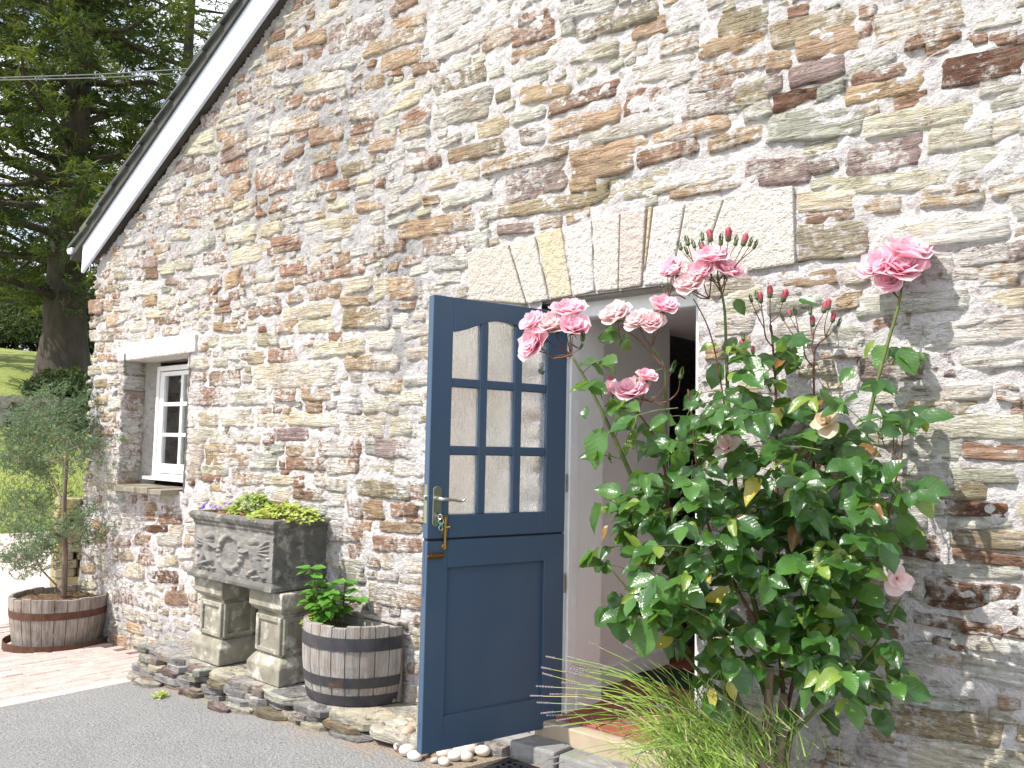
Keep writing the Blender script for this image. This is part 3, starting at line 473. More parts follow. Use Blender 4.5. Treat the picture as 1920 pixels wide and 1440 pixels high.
roof = roof.obj('roof', m_slate, house, fix=True)
rsl = random.Random(8); x = -7.93; k = 0
rot_base = Matrix.Rotation(-math.atan(RS), 3, 'Y')
while x < RIDGE_X-.1:
    for row, (yc, wy) in enumerate(((-.02, .22), (.225, .26), (.495, .27))):
        c = Vector((x+.16, yc, top(x+.16)+.035+.004*rsl.random()))
        MB().box(c, (.40, wy-.005, .022), rot=Matrix.Rotation(-math.atan(RS)+R(5.0)+rsl.uniform(-.01, .01), 3, 'Y'), jit=.003, rng=rsl).obj('slate', m_slate, roof)
    x += .268*math.cos(math.atan(RS)); k += 1
MB().prism([(-7.95, top(-7.95)-.06), (RIDGE_X, top(RIDGE_X)-.06), (RIDGE_X, top(RIDGE_X)+.01), (-7.95, top(-7.95)+.01)], -.100, .02).obj('undercloak', rough_mat('dark undercloak', (.05,.055,.05), (.09,.09,.08), 9), house, fix=True)
prof = [(-.055*math.cos(a), -.055*math.sin(a)) for a in [math.pi*i/8 for i in range(9)]]
gm = MB(); vs = [( -7.93+px_, yy, 3.02+pz_+.02) for yy in (-.12, 7) for px_, pz_ in prof]; n = len(prof)
gm.add(vs, [(i, i+1, n+i+1, n+i) for i in range(n-1)]+[tuple(range(n))]); gm.obj('gutter', m_white, house, fix=True)
# side and back walls close the building
body = MB()
body.b2((XL+.03, .16, -.85), (XR-.01, 6.9, -.10))
body.b2((XL+.02, .03, -.8), (XL+.5, 7, 2.9)); body.b2((XR-.5, .03, -.8), (XR, 7, 2.9)); body.b2((XL+.5, 6.5, -.8), (XR-.5, 7, 2.9))
body.prism([(XL+.03, 2.9), (RIDGE_X, top(RIDGE_X)-.05), (XR-.03, 2.9)], 6.6, 6.95)
tinted(body, (.40,.38,.36)); body.obj('side_walls', m_mortar, house, fix=True)
# doorway: frame, lining, hall
MB().b2((-2.52,.108,-.02),(-2.434,.20,2.05)).b2((-2.434,.125,-.02),(-2.418,.198,1.955)).b2((-2.434,.112,1.950),(-1.66,.198,2.06)).b2((-1.735,.112,-.02),(-1.655,.197,1.950)).obj('door_frame', m_white, house, bevel=.004)
hall = MB().b2((-2.56,.198,.0),(-2.425,.42,2.2)).b2((-2.70,.42,.0),(-2.55,1.32,2.2)).b2((-1.62,.05,-.1),(-1.3,3.2,2.2)).b2((-2.70,.19,2.06),(-1.3,3.2,2.25)).obj('hall_wall', m_plaster, house)
MB().b2((-2.56,.421,.03),(-2.535,1.315,.145)).b2((-2.426,.199,.03),(-2.412,.418,.145)).obj('skirting', m_white, house, bevel=.004)
MB().b2((-2.66,.062,-.3),(-1.3,3.2,.036)).obj('hall_floor', plain('tile grout', (.30,.24,.20), .9), house)
floor = bpy.data.objects['hall_floor']; ty = .066
while ty < 1.9:
    tx = -2.66
    while tx < -1.65:
        MB().b2((tx+.002, ty+.002, .02), (tx+.150, ty+.150, .047+rsl.uniform(0, .0015))).obj('floor_tile', m_terra, floor, bevel=.002); tx += .153
    ty += .153
MB().b2((-2.50,-.005,-.05),(-1.62,.060,.036)).obj('door_sill', rough_mat('worn oak sill', (.34,.27,.19), (.46,.38,.28), 5, (1,12,1)), house, bevel=.006)
m_step = rough_mat('grey step slate', (.17,.17,.175), (.30,.29,.28), 7, bs=.6, bd=.02, c3=(.42,.39,.35), s3=6)
stp = MB(); 
for i in range(3):
    xa = -2.63+i*.36; stp.box((xa+.18, -.075, -.085), (.355, .15+rsl.uniform(-.03, .03), .11), jit=.012, rng=rsl)
stp.obj('door_step', m_step, house, bevel=.012, segs=2)

# stable door standing open
TH = 1.3008; HG = Vector((-2.42545, .1, 0)); DV = Vector((-math.cos(TH), -math.sin(TH), 0)); DN = Vector((-DV.y, DV.x, 0))
def dw(mb): mb.v = [tuple(HG+DV*p[0]-DN*p[1]+Vector((0, 0, p[2]))) for p in mb.v]; return mb
DT = .044
def arcz(u): d = abs(u-.3815); t = min(d/.266, 1); return 1.825+.073*(.5+.5*math.cos(math.pi*t))**.85
up_ = MB().b2((.6465,0,.908),(.7508,DT,1.98)).b2((0,0,.908),(.1185,DT,1.98)).b2((.1185,.0006,.908),(.6465,DT-.0006,1.009))
us = [.1185+i*(.528/24) for i in range(25)]; poly = [(u, arcz(u)) for u in us]+[(.6465,1.98),(.1185,1.98)]
up_.prism(poly, .0006, DT-.0006)
updoor = dw(up_).obj('upper_door', m_blue, house, bevel=.0025, fix=True)
for ua, ub in ((.455,.497),(.262,.307)):
    dw(MB().b2((ua,.004,1.008),(ub,DT-.004,arcz((ua+ub)/2)+.004))).obj('glazing_bar', m_blue, updoor, bevel=.0045, segs=1, fix=True)
for za, zb in ((1.272,1.313),(1.576,1.616)):
    dw(MB().b2((.118,.0055,za),(.647,DT-.0055,zb))).obj('glazing_bar', m_blue, updoor, bevel=.0045, segs=1, fix=True)
for ua, ub in ((.497,.6465),(.307,.455),(.1185,.262)):
    for za, zb in ((1.009,1.272),(1.313,1.576),(1.616,0)):
        if zb: p = [(ua, za),(ub, za),(ub, zb),(ua, zb)]
        else: p = [(ua, za),(ub, za)]+[(ub+(ua-ub)*i/10, arcz(ub+(ua-ub)*i/10)+.003) for i in range(11)]
        dw(MB().prism(p, .020, .025)).obj('pane', m_obscure, updoor, fix=True)
lo = MB().b2((.6445,0,.0),(.7508,DT,.896)).b2((0,0,.0),(.1185,DT,.901)).b2((.1185,.0006,.0),(.6445,DT-.0006,.144)).b2((.1185,-.0008,.778),(.6445,DT-.0006,.899))
lodoor = dw(lo).obj('lower_door', m_blue, house, bevel=.0025, fix=True)
dw(MB().b2((.110,.017,.135),(.652,.030,.79))).obj('panel', m_blue, lodoor, fix=True)
dw(MB().b2((.01,.012,.890),(.745,DT-.004,.915))).obj('rebate', m_dark, lodoor, fix=True)  # rebate strip coloured dark, as the shade between the two leaves
# ironmongery
pl = [( .7075+.0215*math.cos(a), 1.120+.016*math.sin(a)) for a in [math.pi*i/10 for i in range(11)]]+[(.7075-.0215*math.cos(a), .976-.016*math.sin(a)) for a in [math.pi*i/10 for i in range(11)]]
lp = dw(MB().prism(pl, -.004, .001)).obj('lock_plate', m_nickel, updoor, bevel=.0015, fix=True)
dw(MB().prism([(.7045,1.008),(.7105,1.008),(.7095,1.022),(.7055,1.022)], -.0046, -.0035)).obj('keyhole', m_dark, updoor, fix=True)
dw(MB().tube([(.7075,-.002,1.081),(.7075,-.030,1.081),(.7075,-.045,1.081)], [.012,.010,.009], 10).tube([(.716,-.046,1.081),(.69,-.048,1.081),(.65,-.047,1.077),(.615,-.046,1.071),(.600,-.050,1.075),(.598,-.056,1.082)], [.008,.008,.006,.0055,.006,.004], 8)).obj('door_handle', m_nickel, updoor, smooth=True, fix=True)
dw(MB().b2((.7506,.008,.975),(.7525,.034,1.142))).obj('latch_plate', m_nickel, updoor, fix=True)
dw(MB().b2((.7515,.012,1.075),(.765,.028,1.095))).obj('latch', m_nickel, updoor, bevel=.003, fix=True)
b1 = MB().b2((.656,-.003,.925),(.684,0,1.008)).tube([(.668,-.010,.862),(.668,-.010,1.003)], .006, 8).b2((.658,-.013,.985),(.680,-.002,1.003)).b2((.658,-.014,.935),(.680,-.002,.955)).tube([(.668,-.012,.955),(.650,-.020,.958)], [.005,.007], 8)
dw(b1).obj('barrel_bolt', m_brass, updoor, fix=True)
kp = MB(); n = 12; kp.prism([(.668+.015*math.cos(2*math.pi*i/n), .872+.014*math.sin(2*math.pi*i/n)) for i in range(n)], -.010, 0); dw(kp).obj('bolt_keeper', m_brass, lodoor, bevel=.002, fix=True)
dw(MB().b2((.668,-.003,.822),(.744,0,.848)).tube([(.672,-.010,.835),(.752,-.010,.835)], .0065, 8).b2((.69,-.014,.825),(.735,-.002,.845))).obj('barrel_bolt', plain('brown bronze', (.16,.085,.035), .4, .7), lodoor, fix=True)
dw(MB().b2((.7507,.018,.66),(.7516,.024,.90))).obj('edge_groove', plain('edge groove', (.03,.06,.12), .6), lodoor, fix=True)
dw(MB().b2((.7507,.018,.06),(.7516,.024,.13))).obj('edge_groove', plain('edge slot', (.03,.06,.12), .6), lodoor, fix=True)
for zz in (.15, .62, 1.1, 1.75):
    dw(MB().tube([(-.004,-.001,zz),(-.004,-.001,zz+.09)], .007, 8)).obj('hinge', m_nickel, updoor if zz > .9 else lodoor, fix=True)
kt = thing('bunch_of_keys', 'key left in the door lock with steel ring and small green fob hanging below it', 'keys', tuple(HG+DV*.7075-DN*-.02+Vector((0,0,1.015))))
m_steel = plain('steel', (.62,.62,.62), .25, .95)
ring = lambda c, r, t, ax: [(c[0]+r*math.cos(a)*ax[0], c[1]+r*math.cos(a)*ax[1], c[2]+r*math.sin(a)) for a in [2*math.pi*i/14 for i in range(15)]]
dw(MB().b2((.7055,-.024,1.006),(.7095,-.002,1.012)).tube(ring((.706,-.028,1.005), .010, 0, (.5,.8)), .0022, 6)).obj('key', m_steel, kt, fix=True)
dw(MB().tube(ring((.697,-.022,.985), .013, 0, (.8,.3)), .0015, 6)).obj('ring', m_steel, kt, fix=True)
dw(MB().tube(ring((.695,-.018,.955), .010, 0, (.9,.2)), .0018, 6)).obj('ring', m_steel, kt, fix=True)
dw(MB().b2((.685,-.024,.962),(.702,-.016,.980))).obj('fob', plain('green fob', (.05,.25,.20), .4), kt, bevel=.003, fix=True)
mt = MB(); n = 24; cc = on_z(1262, 1292, .05); pts = [(cc.x+.30*math.cos(a), cc.y+.05+.36*math.sin(a)) for a in [math.pi*i/n for i in range(n+1)]]
mt.add([(x_, y_, .0475) for x_, y_ in pts]+[(x_, y_, .058) for x_, y_ in pts], [tuple(range(n+1))[::-1], tuple(range(n+1, 2*n+2))]+[(i, i+1, n+2+i, n+1+i) for i in range(n)]+[(n, 0, n+1, 2*n+1)])
tag(mt.obj('doormat', rough_mat('dark green coir', (.012,.022,.022), (.03,.045,.042), 60, bs=.6), fix=True), 'dark half-round doormat on the terracotta tiles inside the doorway', 'doormat')
# ------------------------------------------------------------------ ground
def grid_ground(name, x0, x1, y0, y1, nx, ny, zf, mat, keep=None):
    xs = np.linspace(x0, x1, nx); ys = np.linspace(y0, y1, ny); vs = [(float(x), float(y), float(zf(x, y))) for y in ys for x in xs]
    fs = [(j*nx+i, j*nx+i+1, (j+1)*nx+i+1, (j+1)*nx+i) for j in range(ny-1) for i in range(nx-1)]
    mb = MB().add(vs, fs); return tag(mb.obj(name, mat, smooth=True), kind='structure')
def asphalt_material():
    m, nt, p, out = M('worn tarmac'); g = pos(nt); n1 = noise(nt, g, 130, 4, 0.75); n2 = noise(nt, g, 4, 4, 0.6); n3 = noise(nt, g, 60, 2, 0.5); n4 = noise(nt, g, 1.2, 4)
    c = mix(nt, ramp(nt, n1, ((.35, 0), (.62, 1))), (.105,.105,.107), (.40,.395,.39)); c = mix(nt, ramp(nt, n2, ((.4, 0), (.75, .5))), c, (.33,.325,.32))
    sx = nd(nt, 'SeparateXYZ'); nt.links.new(g, sx.inputs[0])      # silt and dry moss washed against the foot of the ledge
    mr = nd(nt, 'MapRange'); mr.inputs['From Min'].default_value = -.80; mr.inputs['From Max'].default_value = -.40; nt.links.new(sx.outputs['Y'], mr.inputs['Value'])
    mu = nd(nt, 'Math', operation='MULTIPLY'); nt.links.new(mr.outputs[0], mu.inputs[0]); nt.links.new(noise(nt, g, 9, 6, 0.7), mu.inputs[1])
    c = mix(nt, ramp(nt, mu.outputs[0], ((.30, 0), (.52, .85))), c, (.36,.27,.18))
    nt.links.new(c, p.inputs['Base Color']); p.inputs['Roughness'].default_value = .9
    b = bump(nt, None, n1, .9, .014); bump(nt, p, n3, .6, .02, b); return m
m_asph = asphalt_material()
grid_ground('driveway', -5.5, 14, -26, .4, 60, 60, lambda x, y: gz(x)-.0, m_asph)
m_brickbed = rough_mat('pale sand joints', (.50,.43,.37), (.60,.52,.46), 10)
m_brick = rough_mat('pink brick paver', (.36,.265,.24), (.48,.385,.355), 9, rough=.9, bs=.3, bd=.006, c3=(.54,.48,.45), s3=5)
def pavers_material():
    m, nt, p, out = M('pink brick paving'); b = nd(nt, 'TexBrick'); v = mapv(nt, pos(nt), (1, 1, 1), (0, 0, R(90))); nt.links.new(v, b.inputs['Vector'])
    b.inputs['Scale'].default_value = 1; b.inputs['Brick Width'].default_value = .215; b.inputs['Row Height'].default_value = .107; b.inputs['Mortar Size'].default_value = .005
    b.inputs['Color1'].default_value = (.46,.36,.32,1); b.inputs['Color2'].default_value = (.54,.46,.42,1); b.inputs['Mortar'].default_value = (.36,.30,.26,1)
    nt.links.new(b.outputs['Color'], p.inputs['Base Color']); p.inputs['Roughness'].default_value = .9; return m
m_pave = pavers_material()
def pave_z(x, y): return gz(x)-.004
paving = grid_ground('brick_paving', -21, -5.5, -14, 9, 40, 40, lambda x, y: gz(x)-.028 if (x > -8.6 and y < 0.2 and y > -2.2) else gz(x)-.006, m_pave)
rb = random.Random(3); nb = 0; bricks = []
row = 0; x = -5.56
while x > -8.6:
    y = -.02-.215*((row*.5) % 1)
    while y > -2.2:
        w = .104; l = .211; c = (x-.052, y-.105)
        u, v = to_px((c[0], c[1], gz(c[0])))
        if -40 < u < 330 and v < 1400: bricks.append((c, w, l, row, v))
        y -= .215
    x -= .107; row += 1
bricks.sort(key=lambda b: -b[4]); stuffb = MB()
bmesh_ = MB().box((0,0,0), (.104,.211,.05)).mesh('brick', m_brick)
for i, (c, w, l, r_, v) in enumerate(bricks):
    z = gz(c[0])-.022+rb.uniform(-.003, .003)
    if i < 300:
        mt_ = Matrix.Translation((c[0], c[1], z)) @ Euler((rb.uniform(-.012, .012), -.055+rb.uniform(-.012, .012), rb.uniform(-.01, .01))).to_matrix().to_4x4()
        link('brick', bmesh_, paving, bevel=.004, mat=mt_)
    else: stuffb.box((c[0], c[1], z), (w, l, .05), jit=.002, rng=rb)
if stuffb.v: tag(stuffb.obj('bricks', m_brick, paving), kind='stuff')
# pale kerb row between bricks and tarmac
for k in range(12):
    y = -.30-k*.215
    MB().box((-5.505, y-.105, gz(-5.5)-.018), (.095, .209, .05), jit=.002, rng=rb).obj('brick', rough_mat('pale edging %d' % k, (.46,.38,.34), (.56,.48,.43), 8) if k == 0 else bpy.data.materials['pale edging 0'], paving, bevel=.004)

# ------------------------------------------------------------------ slate ledge along the wall
LZ = -.07
m_ledge = stone_material(False); m_ledge.name = 'ledge slate'
ledge = thing('slate_ledge', 'low ledge of stacked grey slate along the foot of the cottage wall', 'ledge', (-4.4, -.2, -.2))
core = MB(); n = 26
for i in range(n):
    xa = -5.55+i*2.45/n; xb = xa+2.45/n; core.b2((xa, -.36 if xa < -3.5 else -.30, -.5), (xb+.0005*(i % 2), .02, LZ-.035+.002*(i % 3)))
tinted(core, (.20,.185,.165)); core.obj('core', m_mortar, ledge)
rl_ = random.Random(21)
def slab(cx, cy, cz, sx, sy, sz, t, rz=0, par=ledge, name='stone', mat=None, jit=.012):
    mb = MB(); nx, ny = 5, 4; rg = rl_; a = rg.uniform(0, 99)
    # rounded irregular slab: stacked rings of an uneven outline
    N = 14; rad = [1+rg.uniform(-.07, .07) for _ in range(N)]; vs = []
    lv = [(-.5, .95), (-.40, 1.0), (.38, .99), (.5, .95)]
    for zf, sc in lv:
        for k in range(N):
            an = 2*math.pi*k/N; c, s_ = math.cos(an), math.sin(an); m_ = max(abs(c), abs(s_)); q = .42+.58/m_
            x_ = c*q*rad[k]*sc*sx/2; y_ = s_*q*rad[k]*sc*sy/2; z_ = zf*sz+rg.uniform(-.08, .08)*sz
            vs.append((cx+x_*math.cos(rz)-y_*math.sin(rz), cy+x_*math.sin(rz)+y_*math.cos(rz), cz+z_))
    fs = [(i*N+k, i*N+(k+1) % N, (i+1)*N+(k+1) % N, (i+1)*N+k) for i in range(3) for k in range(N)]
    vs += [(cx, cy, cz-.5*sz), (cx, cy, cz+.5*sz)]; b = 4*N
    fs += [(b, (k+1) % N, k) for k in range(N)]+[(b+1, 3*N+k, 3*N+(k+1) % N) for k in range(N)]
    col = np.array(TINT[t])*rg.uniform(.40, .80); mb.add(vs, fs, 0, (*col, 1), rg.random())
    return mb.obj(name, mat or m_ledge, par)
x = -5.62
while x < -3.05:                             # two or three courses of face stones
    g0 = gz(x); H = LZ-g0; nc = 5 if H > .17 else (4 if H > .13 else 3)
    l = rl_.uniform(.14, .30)
    for c in range(nc):
        hh = H/nc; fy = -.40+rl_.uniform(-.03, .02) if x < -3.45 else -.36+(x+3.45)*.3
        slab(x+l/2+rl_.uniform(-.07, .07), fy+.065-.008*(nc-c)+rl_.uniform(-.02, .02), g0+hh*(c+.5), l*rl_.uniform(.75, 1.35), .20, hh*rl_.uniform(.85, 1.15), rl_.choice('kkgkpeky'), rl_.uniform(-.06, .06))
    x += l*.96
x = -5.60
while x < -3.1:                              # flat top slabs
    l = rl_.uniform(.25, .45)
    slab(x+l/2, -.30+rl_.uniform(-.02, .03), LZ-.018, l*1.06, .24, .036, rl_.choice('kkgycg'), rl_.uniform(-.2, .2)); slab(x+l/2+.05, -.10, LZ-.02, l*1.06, .26, .034, rl_.choice('kgyc'), rl_.uniform(-.2, .2)); x += l*.97
for k in range(16):                          # broken footing along the tarmac and around the door
    xx = rl_.uniform(-5.5, -2.75); slab(xx, (-.50 if xx < -3.4 else -.34)+rl_.uniform(-.05, .08), gz(xx)+.008, rl_.uniform(.10, .26), rl_.uniform(.06, .12), .04, rl_.choice('gykcpe'), rl_.uniform(-.2, .2))
for k in range(9):
    xx = -3.2+k*.07+rl_.uniform(-.03, .03); slab(xx, -.14+rl_.uniform(-.06, .05), gz(xx)+.0+rl_.uniform(-.01, .03), rl_.uniform(.12, .22), rl_.uniform(.10, .18), rl_.uniform(.05, .10), rl_.choice('kkeg'), rl_.uniform(-.5, .5))

# ------------------------------------------------------------------ trough on two pedestals
m_ped = rough_mat('lichened cast stone', (.17,.155,.12), (.32,.30,.24), 9, rough=.9, bs=.6, bd=.014, c3=(.52,.49,.43), s3=10, t3=(.52,.66))
m_trough = rough_mat('dark weathered stone', (.075,.072,.066), (.16,.152,.138), 10, rough=.88, bs=.5, bd=.01, c3=(.33,.30,.26), s3=12, t3=(.52,.68))
def rect_loft(prof, cx, cy, hx, hy):
    mb = MB(); vs = []
    for o, z in prof:
        for sx, sy in ((-1,-1),(1,-1),(1,1),(-1,1)): vs.append((cx+sx*(hx+o), cy+sy*(hy+o), z))
    n = len(prof); fs = [(4*i+k, 4*i+(k+1) % 4, 4*i+4+(k+1) % 4, 4*i+4+k) for i in range(n-1) for k in range(4)]
    fs += [(3,2,1,0), tuple(4*(n-1)+k for k in range(4))]; return mb.add(vs, fs)
TY = -.40
HS = (on_y(357, 1080, TY).z+on_y(510, 1116, TY).z)/2-LZ-.004
print('HS', HS)
def pedestal(cx, cy, label):
    z = LZ+.002; t = thing('stone_pedestal', label, 'pedestal', (cx, cy, z), 'pedestals under the stone trough')
    rect_loft([(.0,z),(.002,z+.10),(-.022,z+.135),(-.035,z+.15)], cx, cy, .165, .15).obj('base', m_ped, t, bevel=.008, segs=2)
    rect_loft([(-.037,z+.149),(-.037,z+HS-.128)], cx, cy, .165, .15).obj('shaft', m_ped, t, bevel=.008, segs=2)
    rect_loft([(-.035,z+HS-.129),(-.008,z+HS-.105),(.002,z+HS-.09),(.002,z+HS-.008),(-.006,z+HS)], cx, cy, .165, .15).obj('cap', m_ped, t, bevel=.006, segs=2)
    fx = .165-.037; fy = .15-.037
    for face in (0, 1):                      # raised border round a sunk panel
        mb = MB(); w = fx if face == 0 else fy
        for a, b_, c, d in ((-w+.004, -w+.034, z+.165, z+HS-.145), (w-.034, w-.004, z+.165, z+HS-.145), (-w+.034, w-.034, z+HS-.175, z+HS-.1445), (-w+.034, w-.034, z+.1645, z+.19)):
            if face == 0: mb.b2((cx+a, cy-fy-.014, c), (cx+b_, cy-fy+.004, d))
            else: mb.b2((cx+fx-.004, cy+a, c), (cx+fx+.014, cy+b_, d))
        mb.obj('panel_border', m_ped, t, bevel=.004)
    return z+HS
P1 = on_z(345, 1235, LZ); P2 = on_z(407, 1253, LZ); Q1 = on_z(453, 1270, LZ); Q2 = on_z(520, 1293, LZ)
pedestal((P1.x+P2.x)/2, -.345+.15, 'worn stone pedestal at the left end of the carved trough, beside the window wall')
ztop = pedestal((Q1.x+Q2.x)/2, -.345+.15, 'stone pedestal with moulded base beside the half barrel, under the trough')
# trough: front top corners from the photo on its own front plane
TY = -.40
A = on_y(355, 957, TY); B = on_y(513, 976, TY); A2 = on_y(357, 1080, TY); B2 = on_y(510, 1116, TY)
tz0 = ztop+.002; tz1 = (A.z+B.z)/2; tcx = (A.x+B.x)/2; thx = (B.x-A.x)/2-.02; tdy = .21; tcy = TY+tdy+.02
print('trough', A, B, A2, B2, 'ztop', ztop)
trough = thing('stone_trough', 'dark carved stone trough with cherubs holding an oval wreath, on two pedestals', 'trough', (tcx, tcy, tz0))
body = rect_loft([(.0,tz0),(.018,tz0+.006),(.018,tz0+.028),(.004,tz0+.04),(-.008,tz0+.05),(-.008,tz1-.085),(.0,tz1-.07),(.002,tz1-.055),(.014,tz1-.045),(.024,tz1-.022),(.018,tz1-.004),(.006,tz1),(-.03,tz1-.002),(-.036,tz1-.03),(-.036,tz1-.035)], tcx, tcy, thx, tdy)
body.obj('basin', m_trough, trough, bevel=.004, segs=2)
# carved front: one continuous relief surface
W2, H2 = thx-.012, (tz1-.09-tz0-.055)/2; zc = tz0+.055+H2; NU, NV = 130, 80
U_, V_ = np.meshgrid(np.linspace(-1, 1, NU), np.linspace(-1, 1, NV)); X_ = U_*1.45; Z_ = V_*1.0
hgt = np.zeros_like(X_)
def smax(a, b, k=.02): return np.maximum(a, b)
def ball(cx, cz, r, d, rz=None):
    global hgt; q = 1-((X_-cx)/r)**2-((Z_-cz)/(rz or r))**2; hgt = np.maximum(hgt, d*np.sqrt(np.clip(q, 0, 1)))
def limb(p, q, r1, r2, d):
    global hgt; (ax, az), (bx, bz) = p, q; L2 = (bx-ax)**2+(bz-az)**2; t = np.clip(((X_-ax)*(bx-ax)+(Z_-az)*(bz-az))/L2, 0, 1)
    rr = r1+(r2-r1)*t; dd = ((X_-ax-t*(bx-ax))**2+(Z_-az-t*(bz-az))**2)/rr**2; hgt = np.maximum(hgt, d*np.sqrt(np.clip(1-dd, 0, 1)))
rr_ = np.sqrt(((X_-0)/.42)**2+(Z_/.74)**2); hgt = np.maximum(hgt, .017*np.sqrt(np.clip(1-((rr_-1)/.20)**2, 0, 1))*(1-.18*np.sin(np.arctan2(Z_, X_)*13+1)))
for s_ in (-1, 1):
    f_ = lambda x: s_*x
    ball(f_(.80), .60, .155, .026, .20); ball(f_(.755), .55, .08, .024); limb((f_(.82), .38), (f_(.88), -.10), .17, .15, .022); limb((f_(.82), .28), (f_(.52), .10), .085, .06, .020)
    limb((f_(.90), .25), (f_(1.02), -.08), .07, .055, .016); limb((f_(.88), -.12), (f_(.72 if s_ < 0 else 1.0), -.52), .15, .10, .022); limb((f_(.72 if s_ < 0 else 1.0), -.52), (f_(1.05 if s_ < 0 else .74), -.72), .09, .07, .018)
    limb((f_(.95), -.15), (f_(1.08), -.60), .12, .09, .017); limb((f_(1.05), -.60), (f_(1.2), -.85), .09, .06, .015)
    for k in range(4): limb((f_(.93), .30-.05*k), (f_(1.28), .72-.20*k), .05, .045, .011)
    for k in range(6): ball(f_(.62+.11*k), -.86+.05*math.sin(k*2.1), .07, .012)
    ball(f_(1.30), .0, .07, .010); ball(f_(1.25), -.35, .09, .011)
for k, xk in enumerate((-.15, -.05, .03, .11)): limb((xk, .05), (xk+(.05 if k == 1 else 0), -.16), .012, .012, .004)
hgt = hgt*1.35+(fnoise(X_*9, Z_*9, 4, 4)-.5)*.006
vs = [(tcx+float(u)*W2, tcy-tdy+.008-.002-float(h), zc+float(v)*H2) for u, v, h in zip(U_.ravel(), V_.ravel(), hgt.ravel())]
m_relief = rough_mat('worn relief stone', (.13,.125,.115), (.25,.235,.215), 8, rough=.88, bs=.25, bd=.006, c3=(.40,.37,.34), s3=9)
MB().add(vs, [(j*NU+i, j*NU+i+1, (j+1)*NU+i+1, (j+1)*NU+i) for j in range(NV-1) for i in range(NU-1)]).obj('carved_relief', m_relief, trough, smooth=True)
m_soil = rough_mat('bark and soil', (.08,.05,.03), (.26,.16,.09), 40, rough=1, bs=1, bd=.03)
def soil_grid(name, par, cx, cy, rx, ry, z, round_=False, n=22):
    mb = MB(); idx = {}; 
    for j in range(n):
        for i in range(n):
            u = -1+2*i/(n-1); v = -1+2*j/(n-1); x_, y_ = u, v
            if round_: x_ = u*math.sqrt(1-v*v/2); y_ = v*math.sqrt(1-u*u/2)
            mb.v.append((cx+x_*rx, cy+y_*ry, z+float(fnoise(np.array(x_*9+cx), np.array(y_*9), 3, 3)-.5)*.05+.015*(1-u*u)*(1-v*v)))
    mb.add([], []); mb.f = [(j*n+i, j*n+i+1, (j+1)*n+i+1, (j+1)*n+i) for j in range(n-1) for i in range(n-1)]; mb.m = [0]*len(mb.f)
    return mb.obj(name, m_soil, par, smooth=True)
soil_grid('soil', trough, tcx, tcy, thx-.034, tdy-.034, tz1-.022)

# ------------------------------------------------------------------ half barrel and tub
def wood_material(name, c1, c2, stain):
    m, nt, p, out = M(name); g = pos(nt); r_ = nd(nt, 'ObjectInfo').outputs['Random']
    w = mapv(nt, g, (60, 60, 5)); n1 = noise(nt, w, 1.0, 6, .7); n2 = noise(nt, g, 6, 5, .6)
    c = mix(nt, ramp(nt, n1, ((.32, 0), (.66, 1))), c1, c2); c = mix(nt, ramp(nt, n2, ((.5, 0), (.72, .75))), c, stain)
    b_ = nd(nt, 'Mix', data_type='RGBA', blend_type='MULTIPLY'); b_.inputs[0].default_value = .5; nt.links.new(c, b_.inputs[6]); rr = ramp(nt, r_, ((0, .55), (1, 1))); nt.links.new(rr, b_.inputs[7])
    nt.links.new(b_.outputs[2], p.inputs['Base Color']); p.inputs['Roughness'].default_value = .85; bump(nt, p, n1, .8, .012); return m
m_oak = wood_material('silvered oak', (.20,.18,.165), (.47,.44,.41), (.26,.20,.15)); m_oak2 = wood_material('brown weathered oak', (.17,.145,.12), (.40,.355,.31), (.12,.09,.07))
m_iron = rough_mat('dark iron hoop', (.028,.03,.04), (.065,.06,.062), 12, rough=.55, bs=.2, c3=(.13,.07,.04), s3=7, t3=(.6,.72)); m_rust = rough_mat('rusty iron hoop', (.065,.034,.024), (.13,.062,.04), 14, rough=.8, bs=.3)
def barrel(t, c, rt, rb_, H, a0, a1, n, mat, hoops, hoopmat, rg, sag=.012):
    def rad(f): return rb_+(rt-rb_)*f+sag*math.sin(math.pi*f)
    for k in range(n):
        b0 = a0+(a1-a0)*k/n+.006; b1 = a0+(a1-a0)*(k+1)/n-.006; mb = MB(); vs = []; ft = H+rg.uniform(-.012, .006); dr = rg.uniform(-.002, .002)
        lev = [0, .25, .5, .75, 1]
        for f in lev:
            for a, o in ((b0, 0), ((b0+b1)/2, .0015), (b1, 0), (b1, -.026), (b0, -.026)):
                r_ = rad(f)+o+dr; vs.append((c[0]+r_*math.cos(a), c[1]+r_*math.sin(a), c[2]+f*ft))
        fs = [(5*i+j, 5*i+(j+1) % 5, 5*i+5+(j+1) % 5, 5*i+5+j) for i in range(4) for j in range(5)]+[(4,3,2,1,0), (20,21,22,23,24)]
        mb.add(vs, fs).obj('stave', mat, t, bevel=.002)
    for f0, f1 in hoops:
        r0, r1 = rad(f0)+.0045, rad(f1)+.0045; mb = MB().lathe([(r0-.004, f0*H), (r0, f0*H), (r1, f1*H), (r1-.004, f1*H)], 48, a0, a1, c); mb.obj('hoop', hoopmat, t, smooth=False)
    return rad
bc = (on_z(640, 1333, LZ).x-.20, -.055, LZ+.004)
hb = thing('half_barrel', 'half round oak barrel planter with black iron hoops standing against the wall', 'planter', bc)
rg = random.Random(6)
barrel(hb, bc, .325, .292, .415, math.pi, 2*math.pi, 13, m_oak, [(.005,.135),(.235,.365),(.70,.86)], m_iron, rg, .018)
for f0, f1 in ((0, .33), (.34, .66), (.67, .97)):
    MB().b2((bc[0]-.30, bc[1]-.028, bc[2]+.415*f0), (bc[0]+.30, bc[1], bc[2]+.415*f1)).obj('back_board', m_oak, hb, bevel=.003)
